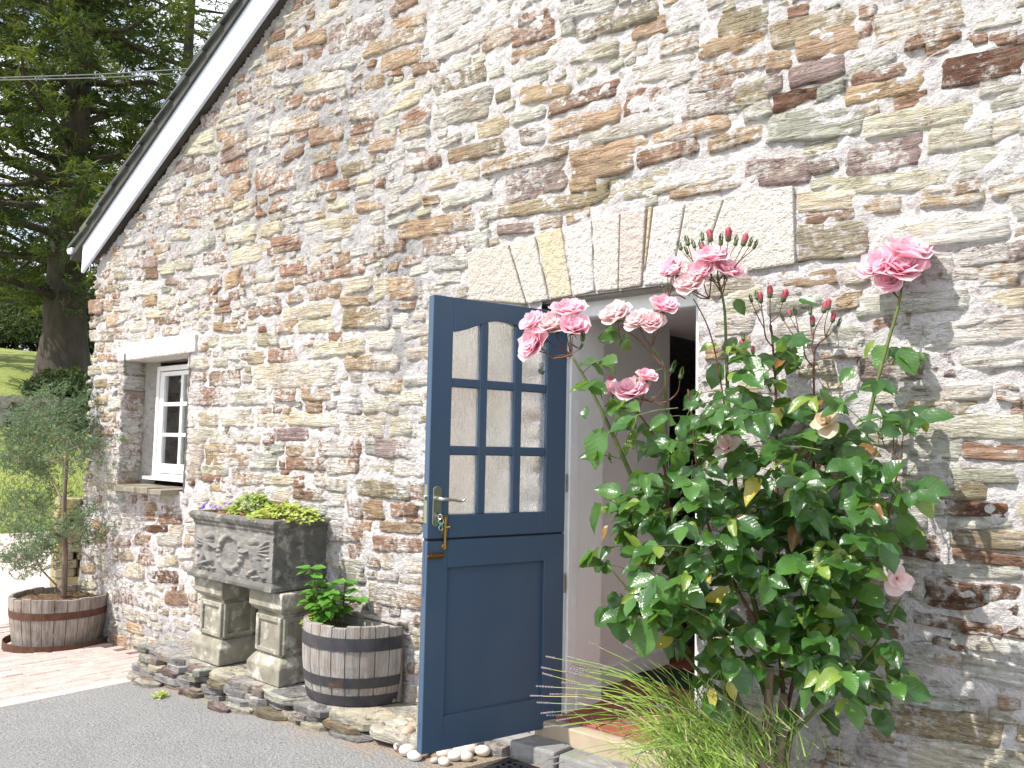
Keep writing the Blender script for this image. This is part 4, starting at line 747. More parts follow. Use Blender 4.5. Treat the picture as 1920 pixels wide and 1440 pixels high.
MB().b2((bc[0]-.316, bc[1]-.030, bc[2]+.412), (bc[0]+.316, bc[1]+.004, bc[2]+.428)).obj('back_rail', m_oak, hb, bevel=.004)
MB().b2((bc[0]+.285, bc[1]+.001, bc[2]), (bc[0]+.318, bc[1]+.022, bc[2]+.41)).obj('side_batten', m_oak2, hb, bevel=.003)
hs = MB().add([(bc[0]+.27*math.cos(a), bc[1]-.03+.25*math.sin(a), bc[2]+.355+.01*math.sin(a*5)) for a in [math.pi+math.pi*i/24 for i in range(25)]]+[(bc[0], bc[1]-.10, bc[2]+.37)], [(i, i+1, 25) for i in range(24)]+[(24, 0, 25)])
hs.obj('soil', m_soil, hb)
MB().tube([(bc[0]-.12, bc[1]-.285, bc[2]+.255), (bc[0]-.122, bc[1]-.300, bc[2]+.255)], .012, 8).obj('bung', m_rust, hb, fix=True)
TB = on_ground(109, 1206); tz = gz(TB.x); tc = (TB.x, TB.y, tz+.012)
tub = thing('barrel_tub', 'round weathered oak tub with one rusty hoop standing on the brick paving', 'planter', tc)
barrel(tub, tc, .372, .325, .40, 0, 2*math.pi, 26, m_oak2, [(.60,.74)], m_rust, random.Random(9), .008)
soil_grid('soil', tub, tc[0], tc[1], .342, .342, tc[2]+.345, True)
rgm = MB().lathe([(.392, 0), (.398, 0), (.398, .062), (.392, .062)], 48, 0, 2*math.pi, (tc[0], tc[1], tz+.002)); 
tag(rgm.obj('fallen_hoop', m_rust), 'rusty iron hoop fallen to the paving round the foot of the oak tub', 'hoop')

# ------------------------------------------------------------------ pebbles by the door, rubber mat
m_peb = []
for i, c in enumerate(((.52,.44,.38), (.42,.30,.22), (.60,.55,.50), (.36,.33,.31))): m_peb.append(rough_mat('pebble %d' % i, c, [x*1.15 for x in c], 12, rough=.6, bs=.1, obj=True))
PEB = [(770,1352,20,1,'brown'),(766,1375,26,1,'large tan brown'),(748,1387,20,2,'pale speckled'),(765,1400,26,2,'long white'),(778,1410,22,2,'white'),(778,1368,14,2,'small pale'),(815,1417,13,3,'small grey'),(835,1409,26,0,'long buff'),(833,1422,18,2,'rounded white'),(853,1413,24,2,'slim white'),(880,1402,26,0,'large cream'),(874,1415,22,0,'pink cream'),(905,1406,24,2,'pale oval'),(782,1392,18,2,'half hidden white'),(900,1393,16,0,'small buff'),(860,1400,18,0,'flat sandy'),(795,1404,16,1,'reddish')]
where = ['beside the ledge behind the door edge', 'on the ground under the open blue door']
rp = random.Random(14)
for i, (x_, y_, w_, k, nm) in enumerate(PEB):
    P = on_z(x_, y_, gz(-2.7)+.03); d = (P-CAM).length; r_ = w_/1554.75*d*.5*1.25
    mb = MB(); prof = [(math.sin(math.pi*j/8)*1.0, -math.cos(math.pi*j/8)) for j in range(9)]; mb.lathe([(max(a, .001)*r_, b*r_*.62) for a, b in prof], 14, ell=(1.0, rp.uniform(.66, .85)))
    me = mb.mesh('pebble', m_peb[k], True); o = link('pebble', me, mat=Matrix.Translation((P.x, P.y, gz(P.x)+r_*.55+(.03 if i in (0, 1) else 0))) @ Euler((rp.uniform(-.25, .25), rp.uniform(-.25, .25), rp.uniform(0, 3))).to_matrix().to_4x4())
    tag(o, '%s beach pebble %s' % (nm, where[0 if x_ < 785 else 1]), 'pebble', 'pebbles round the foot of the door')
rm = thing('rubber_doormat', 'black rubber ring doormat lying on the tarmac before the doorway step', 'doormat', (-2.1, -.45, gz(-2.1)))
mm = MB(); z = gz(-2.1)+.003; x0, x1, y0, y1 = -2.46, -1.76, -.78, -.24; m_rub = plain('black rubber', (.010,.011,.016), .55)
for xx in np.arange(x0, x1+.001, .035): mm.b2((xx-.005, y0, z), (xx+.005, y1, z+.016))
for yy in np.arange(y0, y1+.001, .036): mm.b2((x0-.006, yy-.005, z+.0007), (x1+.006, yy+.005, z+.0167))
mm.obj('lattice', m_rub, rm)
MB().b2((x0-.03,y0-.03,z),(x0-.006,y1+.03,z+.015)).b2((x1+.006,y0-.03,z),(x1+.03,y1+.03,z+.015)).b2((x0-.006,y0-.03,z),(x1+.006,y0-.006,z+.0152)).b2((x0-.006,y1+.006,z),(x1+.006,y1+.03,z+.0152)).obj('border', m_rub, rm)
# ------------------------------------------------------------------ leaves
def leaf_mesh(name, mat, w=.62, fold=.25, curl=.18, n=6, tip=1.0, seed=0, serr=0.0):
    """leaf of unit length along +Y, face up +Z"""
    rg = random.Random(seed); mb = MB(); vs = []
    for i in range(n+1):
        t = i/n; h = w/2*math.sin(math.pi*min(1, t**.82))**.75*(1-.12*t) if 0 < t < 1 else .004
        if serr and 0 < t < 1: h *= 1+serr*(1 if i % 2 else -1)
        z = -curl*t*t+.03*math.sin(t*7+seed); b = .02*math.sin(t*9+seed*2)
        vs += [(-h, t, z+fold*h+b), (-h*.5, t, z+fold*h*.42), (0, t, z), (h*.5, t, z+fold*h*.42), (h, t, z+fold*h-b)]
    fs = [(5*i+j, 5*i+j+1, 5*i+6+j, 5*i+5+j) for i in range(n) for j in range(4)]
    return mb.add(vs, fs).mesh(name, mat, True)
def frame(p, ydir, zdir, s):
    y = Vector(ydir).normalized(); z = Vector(zdir); z = z-y*z.dot(y); z = z.normalized() if z.length > 1e-5 else y.orthogonal().normalized(); x = y.cross(z)
    return Matrix(((x.x*s, y.x*s, z.x*s, p[0]), (x.y*s, y.y*s, z.y*s, p[1]), (x.z*s, y.z*s, z.z*s, p[2]), (0, 0, 0, 1)))
def merge(mb, me, mt, mi=0):
    mb.add([tuple(mt @ v.co) for v in me.vertices], [tuple(p.vertices) for p in me.polygons], mi)
def smooth_path(pts, n=4):
    pts = [Vector(p) for p in pts]; out = []
    for i in range(len(pts)-1):
        p0, p1, p2, p3 = pts[max(i-1, 0)], pts[i], pts[i+1], pts[min(i+2, len(pts)-1)]
        for k in range(n):
            t = k/n; out.append(.5*((2*p1)+(p2-p0)*t+(2*p0-5*p1+4*p2-p3)*t*t+(3*p1-p0-3*p2+p3)*t**3))
    return out+[pts[-1]]
def rose_leaf_mat(name, c1, c2, tc):
    m = leaf_mat(name, c1, c2, .30, .24, tc, 14, .6); nt = m.node_tree; p = nt.nodes['Principled BSDF']
    s = nd(nt, 'SeparateXYZ'); nt.links.new(ocoord(nt), s.inputs[0]); a = nd(nt, 'Math', operation='ABSOLUTE'); nt.links.new(s.outputs['X'], a.inputs[0])
    q = nd(nt, 'Math', operation='MULTIPLY_ADD'); q.inputs[1].default_value = -.8; nt.links.new(a.outputs[0], q.inputs[0]); nt.links.new(s.outputs['Y'], q.inputs[2])
    k = nd(nt, 'Math', operation='MULTIPLY'); k.inputs[1].default_value = 48; nt.links.new(q.outputs[0], k.inputs[0]); w = nd(nt, 'Math', operation='SINE'); nt.links.new(k.outputs[0], w.inputs[0])   # side veins
    b = bump(nt, None, w.outputs[0], .10, .002); bump(nt, p, noise(nt, pos(nt), 60, 3), .35, .006, b)
    return m
m_rl = rose_leaf_mat('rose leaf', (.024,.080,.018), (.064,.158,.030), (.28,.48,.05))
m_rl2 = rose_leaf_mat('young rose leaf', (.12,.20,.030), (.19,.27,.05), (.40,.52,.08))
m_rl3 = rose_leaf_mat('bronze rose leaf', (.16,.06,.025), (.24,.15,.04), (.36,.20,.06)); m_rl4 = rose_leaf_mat('yellow rose leaf', (.42,.36,.06), (.50,.44,.12), (.5,.5,.1))
m_cane = rough_mat('green cane', (.07,.10,.03), (.13,.15,.05), 30, bs=.2, rough=.6); m_cane2 = rough_mat('red cane', (.09,.03,.025), (.14,.07,.04), 30, bs=.2, rough=.6)
m_bark = rough_mat('rose bark', (.13,.09,.06), (.26,.20,.15), 25, (1,1,.3), bs=.8, bd=.012)
LM = [leaf_mesh('leaf', m, w, f, c, 7, 1, s, .05) for m, w, f, c, s in ((m_rl,.76,.22,.20,1),(m_rl,.68,.35,.30,2),(m_rl,.80,.12,.12,3),(m_rl,.72,.28,-.08,4))]
LM2 = [leaf_mesh('leaf', m_rl2, .56, .3, .2, 7, 1, 5, .05)]; LM3 = [leaf_mesh('leaf', m_rl3, .5, .4, .3, 7, 1, 6, .05)]; LM4 = [leaf_mesh('leaf', m_rl4, .6, .3, .3, 7, 1, 7, .05)]
rr = random.Random(77)
bush = thing('rose_bush', 'tall pink floribunda rose bush with glossy leaves growing against the wall right of the doorway', 'rose bush', tuple(on_y(1440, 1440, -.30).to_2d())+(-.1,))
def bp(x, y, d): return on_y(x, y, -d)
base = Vector((on_y(1440, 1440, -.30).x, -.30, -.1))
CANES = [  # px path bottom to top, depth from the wall bottom -> top, radius bottom, top, red?
 ([(1442,1500),(1425,1400),(1385,1320),(1345,1230),(1300,1130),(1245,1010),(1190,905),(1165,850),(1140,795),(1100,715),(1072,668)], .32,.62,.016,.0045,0),
 ([(1345,1230),(1290,1120),(1255,1010),(1250,880),(1248,760),(1246,690),(1222,650)], .36,.50,.008,.003,0), ([(1290,1120),(1262,1000),(1240,850),(1205,785),(1180,760)], .40,.56,.006,.003,1),
 ([(1246,690),(1200,640),(1165,612)], .50,.52,.003,.002,1),
 ([(1448,1500),(1440,1380),(1440,1290),(1425,1180),(1395,1040),(1378,900),(1366,760),(1362,660),(1358,575),(1345,520)], .26,.34,.013,.004,0),
 ([(1378,900),(1352,720),(1330,620),(1300,560)], .32,.40,.004,.002,1), ([(1455,1500),(1470,1360),(1462,1200),(1458,1040),(1456,880),(1455,740),(1450,660),(1446,610)], .22,.13,.010,.0035,1),
 ([(1470,1360),(1505,1180),(1520,1000),(1527,820),(1526,700),(1528,650)], .20,.10,.008,.003,1),
 ([(1468,1500),(1482,1380),(1525,1240),(1575,1050),(1608,900),(1635,760),(1660,660),(1682,585),(1690,545)], .26,.075,.012,.0045,0),
 ([(1525,1240),(1590,1160),(1650,1040),(1668,960),(1684,880)], .28,.20,.007,.003,1), ([(1482,1380),(1560,1300),(1640,1210),(1690,1120)], .30,.26,.008,.003,0),
 ([(1385,1320),(1320,1270),(1255,1190),(1190,1120),(1140,1060)], .36,.60,.009,.003,0), ([(1245,1010),(1180,960),(1130,930)], .5,.62,.004,.002,0), ([(1440,1290),(1420,1230),(1330,1160),(1250,1120)], .40,.6,.007,.003,0),
 ([(1462,1200),(1510,1120),(1560,980),(1590,880)], .28,.24,.006,.003,0), ([(1425,1180),(1340,1020),(1310,900),(1300,800),(1290,730)], .40,.5,.006,.003,1), ([(1442,1500),(1415,1430),(1400,1400),(1360,1330),(1320,1300)], .30,.45,.009,.004,0),
]
paths = []
for pts, d0, d1, r0, r1, red in CANES:
    n = len(pts); P = [bp(x, y, d0+(d1-d0)*i/(n-1)) for i, (x, y) in enumerate(pts)]; P = smooth_path(P, 4); m_ = len(P)
    rad = [r0+(r1-r0)*i/(m_-1) for i in range(m_)]
    MB().tube(P, rad, 7).obj('cane', m_bark if r0 > .0085 and False else (m_cane2 if red else m_cane), bush, smooth=True); paths.append((P, r0))
for pts, d0, r0 in (([(1452,1560),(1440,1430),(1405,1380),(1365,1290)], .32, .030), ([(1455,1560),(1462,1420),(1470,1300)], .25, .026), ([(1448,1560),(1430,1440),(1440,1330),(1445,1250)], .29, .022), ([(1440,1450),(1400,1370),(1380,1300)], .36, .016)):
    P = smooth_path([bp(x, y, d0) for x, y in pts], 4); MB().tube(P, [r0*(1-.45*i/(len(P)-1))*(1+.15*math.sin(i*2.3)) for i in range(len(P))], 9).obj('trunk', m_bark, bush, smooth=True)
leaves = []
TOCAM = (CAM-base).normalized()
def leaflet(p, d, s, kind=None):
    zf = Vector((rr.gauss(0, .5), rr.gauss(-.1, .4), rr.gauss(.25, .35)))+to_sun*.45+TOCAM*.55
    k = kind or rr.choices('abcd', (.885, .105, .007, .003))[0]
    leaves.append((frame(p, d, zf, s) @ Matrix.Diagonal((rr.uniform(.82, 1.08), 1, rr.uniform(.6, 1.9), 1)), rr.choice({'a': LM, 'b': LM2, 'c': LM3, 'd': LM4}[k]), s))
petiole = MB()
def compound(p, d, s, n=5, kind=None):
    d = Vector(d).normalized(); side = d.cross(Vector((rr.uniform(-.3, .3), rr.uniform(-.3, .3), 1))).normalized(); L = s*1.5
    pts = [p+d*L*t+Vector((0, 0, -.18*L*t*t)) for t in (0, .5, 1)]; petiole.tube(pts, [.0018, .0015, .0012], 3, cap=False)
    leaflet(pts[2], d+Vector((0, 0, -.55)), s*1.08, kind)
    for j, t in enumerate((.92, .5)[:(n-1)//2]):
        q = p+d*L*t+Vector((0, 0, -.18*L*t*t))
        for sg in (-1, 1): leaflet(q, side*sg+d*.45+Vector((0, 0, -.5)), s*(.88 if j == 0 else .72), kind)
for P, r0 in paths:
    acc = 0
    for i in range(2, len(P)-3):
        acc += (P[i]-P[i-1]).length
        u, v = to_px(P[i])
        if acc > .075 and v < 1250 and v > 640:
            acc = 0; d = Vector((rr.gauss(0, 1), rr.gauss(-.35, .7), rr.gauss(.25, .35)))
            compound(P[i], d, rr.uniform(.07, .105), rr.choice((3, 5, 5)))
MASK = [(1170,1010),(1175,900),(1215,880),(1260,760),(1330,670),(1400,640),(1480,660),(1560,690),(1620,710),(1650,800),(1665,940),(1645,1010),(1640,1100),(1660,1240),(1620,1300),(1540,1290),(1480,1270),(1380,1200),(1300,1170),(1240,1160),(1195,1130),(1180,1080)]
mx, my = np.array(0.), np.array(0.)
def in_mask(x, y): return bool(inpoly(MASK, np.array([float(x)]), np.array([float(y)]))[0])
cnt = 0
while cnt < 270:
    x_, y_ = rr.uniform(1160, 1670), rr.uniform(640, 1300)
    if not in_mask(x_, y_) or rr.random() > min(1, max(.07, (y_-680)/230)): continue
    dep = rr.uniform(.07, .50) if x_ > 1400 else rr.uniform(.30, .68); p = bp(x_, y_, dep)
    compound(p, Vector((rr.gauss(0, 1), rr.gauss(-.5, .7), rr.gauss(.1, .4))), rr.uniform(.066, .100), rr.choice((3, 5, 5))); cnt += 1
# single leaves that stand clear in the photo: tip position, base position, length
for bx, by, tx, ty, dd, kd in ((1128,800,1118,880,.58,'a'),(1098,762,1096,785,.60,'a'),(1130,945,1098,1000,.60,'a'),(1140,985,1125,1010,.6,'c'),(1690,650,1715,705,.09,'a'),(1670,650,1690,680,.09,'a'),(1660,645,1640,690,.09,'a'),(1600,690,1575,720,.18,'a'),(1640,640,1615,670,.09,'b'),(1690,770,1660,820,.18,'a'),(1700,770,1715,820,.18,'a'),(1710,915,1752,970,.40,'b'),(1690,925,1688,970,.42,'a'),(1700,960,1695,1010,.38,'a'),(1215,1155,1200,1235,.6,'a'),(1160,1140,1165,1210,.6,'a'),(1340,1290,1330,1330,.5,'d'),(1370,1275,1375,1310,.48,'d'),(1500,560,1530,566,.14,'a'),(1470,640,1500,690,.14,'a'),(1480,650,1445,700,.14,'a'),(1380,560,1395,590,.3,'a'),(1310,660,1345,640,.36,'b'),(1400,680,1440,720,.3,'a'),(1350,680,1330,730,.34,'a')):
    p = bp(bx, by, dd); q = bp(tx, ty, dd+rr.uniform(-.02, .04)); L_ = (q-p).length; leaves.append((frame(p, q-p, TOCAM+to_sun*.6+Vector((rr.gauss(0, .2), 0, .2)), max(L_, .05)), rr.choice({'a': LM, 'b': LM2, 'c': LM3, 'd': LM4}[kd]), L_*1.5))
tag(petiole.obj('leaf_stalks', m_cane, bush), kind='stuff')
def vis(l): c = l[0].translation; u, v = to_px(c); return l[2]/(c-CAM).length*(1 if -20 < u < 1940 and v < 1460 else 0)-(.25*max(0, c.y+.30) if False else 0)+c.y*-.02
leaves.sort(key=vis, reverse=True)
for mt_, me, s in leaves[:300]: link('leaf', me, bush, mat=mt_)
rest = {}
for mt_, me, s in leaves[300:]:
    merge(rest.setdefault(me.materials[0].name, (MB(), me.materials[0]))[0], me, mt_)
for nm_, (mb, m_) in rest.items(): tag(mb.obj('leaves', m_, bush, smooth=True), kind='stuff')
print('rose leaves', len(leaves))
# blooms
def petal(mb, ang, tilt, L, W, cup, r0, z0, rg, mi=0):
    n, m_ = 5, 4; vs = []; ca, sa = math.cos(ang), math.sin(ang)
    for i in range(n+1):
        t = i/n; w = W*(math.sin(math.pi*(.12+.70*t))**.8)*(1+.0*t); th = tilt+cup*(1-t)*1.0-.55*max(0, t-.65)*cup
        # integrate a curved midrib
        r_ = r0+L*sum(math.sin(tilt-cup*(1-2*k/10.)*.55) for k in range(int(t*10)))/10; z_ = z0+L*sum(math.cos(tilt-cup*(1-2*k/10.)*.55) for k in range(int(t*10)))/10
        for j in range(m_+1):
            s_ = -1+2*j/m_; bend = (1-math.cos(s_*.9))*w*.8; wav = .05*L*math.sin(s_*4+ang*3)*t*t+rg.uniform(-.01, .01)*L
            x_, y_ = r_-bend, s_*w
            vs.append((x_*ca-y_*sa, x_*sa+y_*ca, z_+wav+.18*L*s_*s_*t*(1 if cup > 0 else .3)))
    mb.add(vs, [(i*(m_+1)+j, i*(m_+1)+j+1, (i+1)*(m_+1)+j+1, (i+1)*(m_+1)+j) for i in range(n) for j in range(m_)], mi)
def petal_mat(name, c1, c2):
    m, nt, p, out = M(name); g = ocoord(nt); n = noise(nt, g, 2.2, 3); c = mix(nt, ramp(nt, n, ((.35, 0), (.65, 1))), c1, c2); nt.links.new(c, p.inputs['Base Color']); p.inputs['Roughness'].default_value = .6
    tr = nd(nt, 'BsdfTranslucent'); nt.links.new(c, tr.inputs['Color']); mx_ = nd(nt, 'MixShader'); mx_.inputs[0].default_value = .45; nt.links.new(p.outputs[0], mx_.inputs[1]); nt.links.new(tr.outputs[0], mx_.inputs[2]); nt.links.new(mx_.outputs[0], out.inputs[0]); return m
m_pink = petal_mat('pink petal', (.92,.53,.64), (.94,.71,.76)); m_pale = petal_mat('pale pink petal', (.88,.64,.66), (.90,.76,.75)); m_tan = petal_mat('withered petal', (.58,.42,.26), (.72,.62,.50)); m_sepal = leaf_mat('sepal', (.06,.10,.03), (.10,.14,.05), .5, .1)
def bloom_mesh(mat, seed, openness=1.0, n=26):
    rg = random.Random(seed); mb = MB()
    for k in range(n):
        f = k/(n-1); ang = k*2.399+rg.uniform(-.2, .2); tilt = .10+f*1.15*openness+rg.uniform(-.08, .08); L = .28+.36*f*rg.uniform(.85, 1.1); W = .15+.26*f*rg.uniform(.85, 1.1)
        petal(mb, ang, tilt, L, W, .9-.5*f, .02+.05*f, .10-.10*f, rg)
    for k in range(5):
        a = k*1.257; mb.add([(0,0,-.06),(.12*math.cos(a-.25),.12*math.sin(a-.25),-.04),(.32*math.cos(a),.32*math.sin(a),-.12),(.12*math.cos(a+.25),.12*math.sin(a+.25),-.04)], [(0,1,2,3)], 1)
    mb.lathe([(.015,-.16),(.06,-.13),(.07,-.07),(.05,-.02)], 8, mi=1)
    return mb.mesh('bloom', [mat, m_sepal], True)
BL = [bloom_mesh(m_pink, 1), bloom_mesh(m_pink, 2, .85), bloom_mesh(m_pale, 3, 1.05), bloom_mesh(m_pink, 4, .7, 20)]; WILT = [bloom_mesh(m_tan, 5, 1.5, 9), bloom_mesh(m_pale, 6, 1.45, 8)]
BLOOMS = [(1005,612,.62,50,1,-.5,.3),(1008,648,.64,62,0,-.7,-.2),(1042,618,.61,66,2,-.1,.5),(1068,592,.60,62,0,.3,.8),(1073,622,.63,58,1,.5,.1),(1058,600,.58,44,2,.2,.9),
 (1158,597,.52,58,2,-.4,.5),(1200,608,.52,52,2,-.3,.4),(1243,582,.50,54,0,.5,.4),(1226,610,.52,44,2,.1,.1),(1148,738,.56,40,3,-.3,.6),(1185,742,.56,62,0,.1,.4),(1212,712,.55,40,0,.5,.7),
 (1268,514,.40,56,1,-.6,.5),(1298,540,.41,58,2,-.2,.3),(1335,492,.36,60,0,.1,.6),(1362,516,.34,54,0,.7,.3),(1318,518,.38,50,1,-.1,.2),
 (1655,508,.07,66,1,-.8,.3),(1700,488,.065,76,0,.5,.8),(1692,515,.08,74,0,.2,.2),(1672,527,.08,50,1,-.3,-.4)]
for x_, y_, d_, w_, k, tx, tz_ in BLOOMS:
    p = bp(x_, y_, d_); s = w_/F_PX*(p-CAM).length/1.06
    ax = (TOCAM*.55+Vector((0, 0, tz_*.7))+RT*tx*.6+to_sun*.15).normalized(); y_ax = ax.orthogonal()
    link('bloom', BL[k], bush, mat=frame(p, Matrix.Rotation(rr.uniform(0, 6), 3, ax) @ y_ax, ax, s))
link('withered_bloom', WILT[0], bush, mat=frame(bp(1550, 795, .42), (1, 0, .2), (.3, -.5, .5), .085)); link('withered_bloom', WILT[1], bush, mat=frame(bp(1365, 840, .46), (1, 0, .2), (.2, -.6, .4), .09)); link('withered_bloom', WILT[1], bush, mat=frame(bp(1682, 1085, .42), (0, 0, 1), (.5, -.6, .1), .08))
m_budp = petal_mat('bud petal', (.60,.07,.12), (.70,.20,.26)); 
def bud_mesh(pinkness, seed):
    mb = MB(); mb.lathe([(.001,.0),(.16,.10),(.20,.25),(.17,.42),(.13,.5)], 9, mi=1)
    if pinkness: mb.lathe([(.17,.28),(.22,.50),(.21,.72),(.14,.92),(.03,1.02)], 9, mi=0)
    for k in range(5):
        a = k*1.257+seed; r_ = .20 if pinkness else .17; mb.add([(r_*math.cos(a-.55),r_*math.sin(a-.55),.28),(r_*math.cos(a+.55),r_*math.sin(a+.55),.28),(.20*math.cos(a+.2),.20*math.sin(a+.2),.7 if pinkness else .75),((.26 if pinkness else .05)*math.cos(a),(.26 if pinkness else .05)*math.sin(a),1.15 if not pinkness else .95),(.20*math.cos(a-.2),.20*math.sin(a-.2),.7)], [(0,1,2,3,4)], 1)
    return mb.mesh('bud', [m_budp, m_sepal], True)
BD = [bud_mesh(True, 0), bud_mesh(False, .4)]
BUDS = [((1350,545),.34,[(1278,470,0,20),(1291,462,0,22),(1303,466,0,18),(1316,470,0,22),(1318,452,0,18),(1333,455,1,26),(1351,462,0,22),(1365,455,1,28),(1378,462,0,20),(1392,463,1,26),(1404,463,0,18),(1412,468,0,18),(1322,475,1,20),(1290,478,0,16)]),
 ((1448,650),.14,[(1420,563,0,18),(1427,570,1,22),(1444,560,1,24),(1467,568,1,26),(1410,568,0,16)]), ((1527,690),.11,[(1482,595,1,16),(1492,592,0,16),(1520,592,0,18),(1544,588,1,24),(1553,583,1,22),(1524,614,1,22),(1560,606,1,20),(1570,612,0,16),(1470,602,0,14)]),
 ((1690,545),.31,[]), ((1684,880),.20,[(1655,825,0,18),(1677,808,0,18),(1682,800,0,18),(1694,812,0,16)]), ((1285,560),.42,[(1243,540,0,14),(1262,505,0,16),(1252,520,0,14)]), ((1072,668),.62,[(1018,700,0,22),(1092,640,0,24),(993,618,1,22),(1085,656,0,14)]), ((1240,760),.55,[(1258,700,0,24),(1275,712,0,22),(1152,725,1,26),(1176,730,0,18)]), ((1445,735),.14,[(1393,652,1,18),(1412,665,1,18),(1395,640,0,18)])]
twig = MB()
for (jx, jy), d_, lst in BUDS:
    J0 = bp(jx, jy, d_); lst = sorted(lst); grp = [lst[i:i+3] for i in range(0, len(lst), 3)]
    for gi, gl in enumerate(grp):
      cen = sum((bp(b[0], b[1], d_) for b in gl), Vector())/len(gl); st_ = J0+Vector((0, 0, .05*rr.random()))*(gi % 3); J = st_.lerp(cen, rr.uniform(.40, .62))+Vector((rr.gauss(0, .01), rr.uniform(-.04, .04), -.02)); twig.tube(smooth_path([st_, st_.lerp(J, .5)+(J-st_).cross(Vector((0, 1, 0)))*.12*rr.choice((-1, 1)), J], 3), .0028, 5, cap=False)
      for x_, y_, pk, L_ in gl:
        dd = d_+rr.uniform(-.05, .05); p = bp(x_, y_, dd); s = L_/F_PX*(p-CAM).length; tipd = (p-J).normalized()+Vector((0, 0, .8))
        mid = J.lerp(p, .5)+Vector((rr.gauss(0, .006), rr.gauss(0, .006), -.008)); twig.tube(smooth_path([J, mid, p], 3), [.0022]*4+[.0016]*3, 5, cap=False)
        link('bud', BD[0 if pk else 1], bush, mat=frame(p, tipd.orthogonal(), tipd, s))
for x_, y_, d_, w_, k, tx, tz_ in BLOOMS:
    J = min(((bp(*j, d), j) for j, d in (((1072,668),.62),((1222,650),.50),((1165,640),.52),((1195,775),.56),((1330,560),.36),((1350,560),.34),((1686,560),.08))), key=lambda a: (a[0]-bp(x_, y_, d_)).length)[0]
    p = bp(x_, y_+w_*.15, d_-.01); twig.tube([J, J.lerp(p, .5)+Vector((0, 0, -.01)), p], [.003, .0025, .0022], 5, cap=False)
tag(twig.obj('flower_stalks', m_cane2, bush), kind='stuff')

# ------------------------------------------------------------------ lavender, grass
lav = thing('lavender_plant', 'leaning lavender clump with thin green stems and grey flower spikes beside the doorway', 'lavender', tuple(on_y(1340, 1420, -.34).to_2d())+(-.1,))
m_lav = leaf_mat('lavender stem', (.24,.38,.06), (.40,.52,.14), .6, .3); m_lavf = rough_mat('lavender spike', (.13,.11,.13), (.26,.23,.24), 80, bs=.4); m_straw = leaf_mat('dry grass', (.42,.38,.20), (.52,.48,.30), .7, .2)
rv = random.Random(31); stems = MB(); dry = MB()
SP = [(1035,1233),(1028,1254),(1030,1266),(1027,1288),(1048,1302),(1010,1305),(1022,1318),(1030,1336),(1045,1341),(1072,1234),(1082,1236),(1090,1250),(1092,1258),(1076,1263),(1072,1282),(1124,1214),(1135,1251),(1062,1348),(1066,1360),(1035,1362),(1042,1420),(1050,1430),(1180,1215),(1088,1262)]
for i in range(210):
    if i < len(SP): ex, ey = SP[i]; d1 = rv.uniform(.44, .62)
    else:
        a = rv.random(); ex = 1060+rv.random()**.7*330; ey = 1250+rv.random()*190-(.1*(ex-1060) if ex < 1250 else 0); d1 = rv.uniform(.30, .62)
    bx, by = 1340+rv.gauss(0, 38), 1440+rv.uniform(0, 60); d0 = .36+rv.gauss(0, .05)
    p0 = bp(bx, by, d0); p2 = bp(ex, ey, d1); p1 = p0.lerp(p2, .5)+Vector((0, 0, .05+.10*(p2-p0).length)); P = smooth_path([p0, p1, p2], 4)
    (dry if rv.random() < .08 else stems).tube(P, [.0022-.0008*k/(len(P)-1) for k in range(len(P))], 3, cap=False)
    if i < len(SP) or rv.random() < .04:
        dr_ = (P[-1]-P[-2]).normalized(); mb = MB(); L_ = rv.uniform(.035, .06)
        for k in range(6): c = P[-1]+dr_*L_*(k/5-.3); mb.tube([c-dr_*.005, c, c+dr_*.005], [.002, .0042, .002], 5)
        mb.obj('flower_spike', m_lavf, lav)
for i in range(1500):
    bx, by = 1345+rv.gauss(0, 70), 1385+rv.uniform(-40, 90); d0 = rv.uniform(.26, .52); p0 = bp(bx, by, d0); q = p0+Vector((rv.gauss(-.05, .06), rv.gauss(-.02, .05), rv.uniform(.0, .10)))
    w = RT*rv.uniform(.0015, .003); (dry if rv.random() < .15 else stems).add([p0-w, p0+w, q], [(0, 1, 2)])
tag(stems.obj('stems', m_lav, lav), kind='stuff'); tag(dry.obj('dry_stems', m_straw, lav), kind='stuff')
# weeds along the wall foot on the right
weeds = MB()
for i in range(260):
    x_ = rv.uniform(-1.5, .3); y_ = rv.uniform(-.22, -.02); p0 = Vector((x_, y_, -.1)); h = rv.uniform(.12, .52) if rv.random() < .25 else rv.uniform(.05, .22); q = p0+Vector((rv.gauss(0, .08), rv.gauss(-.03, .04), h)); m_ = p0.lerp(q, .5)+Vector((rv.gauss(0, .02), 0, .03)); w = Vector((rv.uniform(.001, .0028), 0, 0))
    weeds.add([p0-w, p0+w, m_+w*.7, m_-w*.7, q], [(0, 1, 2, 3), (3, 2, 4)])
tag(weeds.obj('wild_grass', m_lav), 'sparse wild grass growing along the foot of the wall right of the rose', 'grass', kind='stuff')
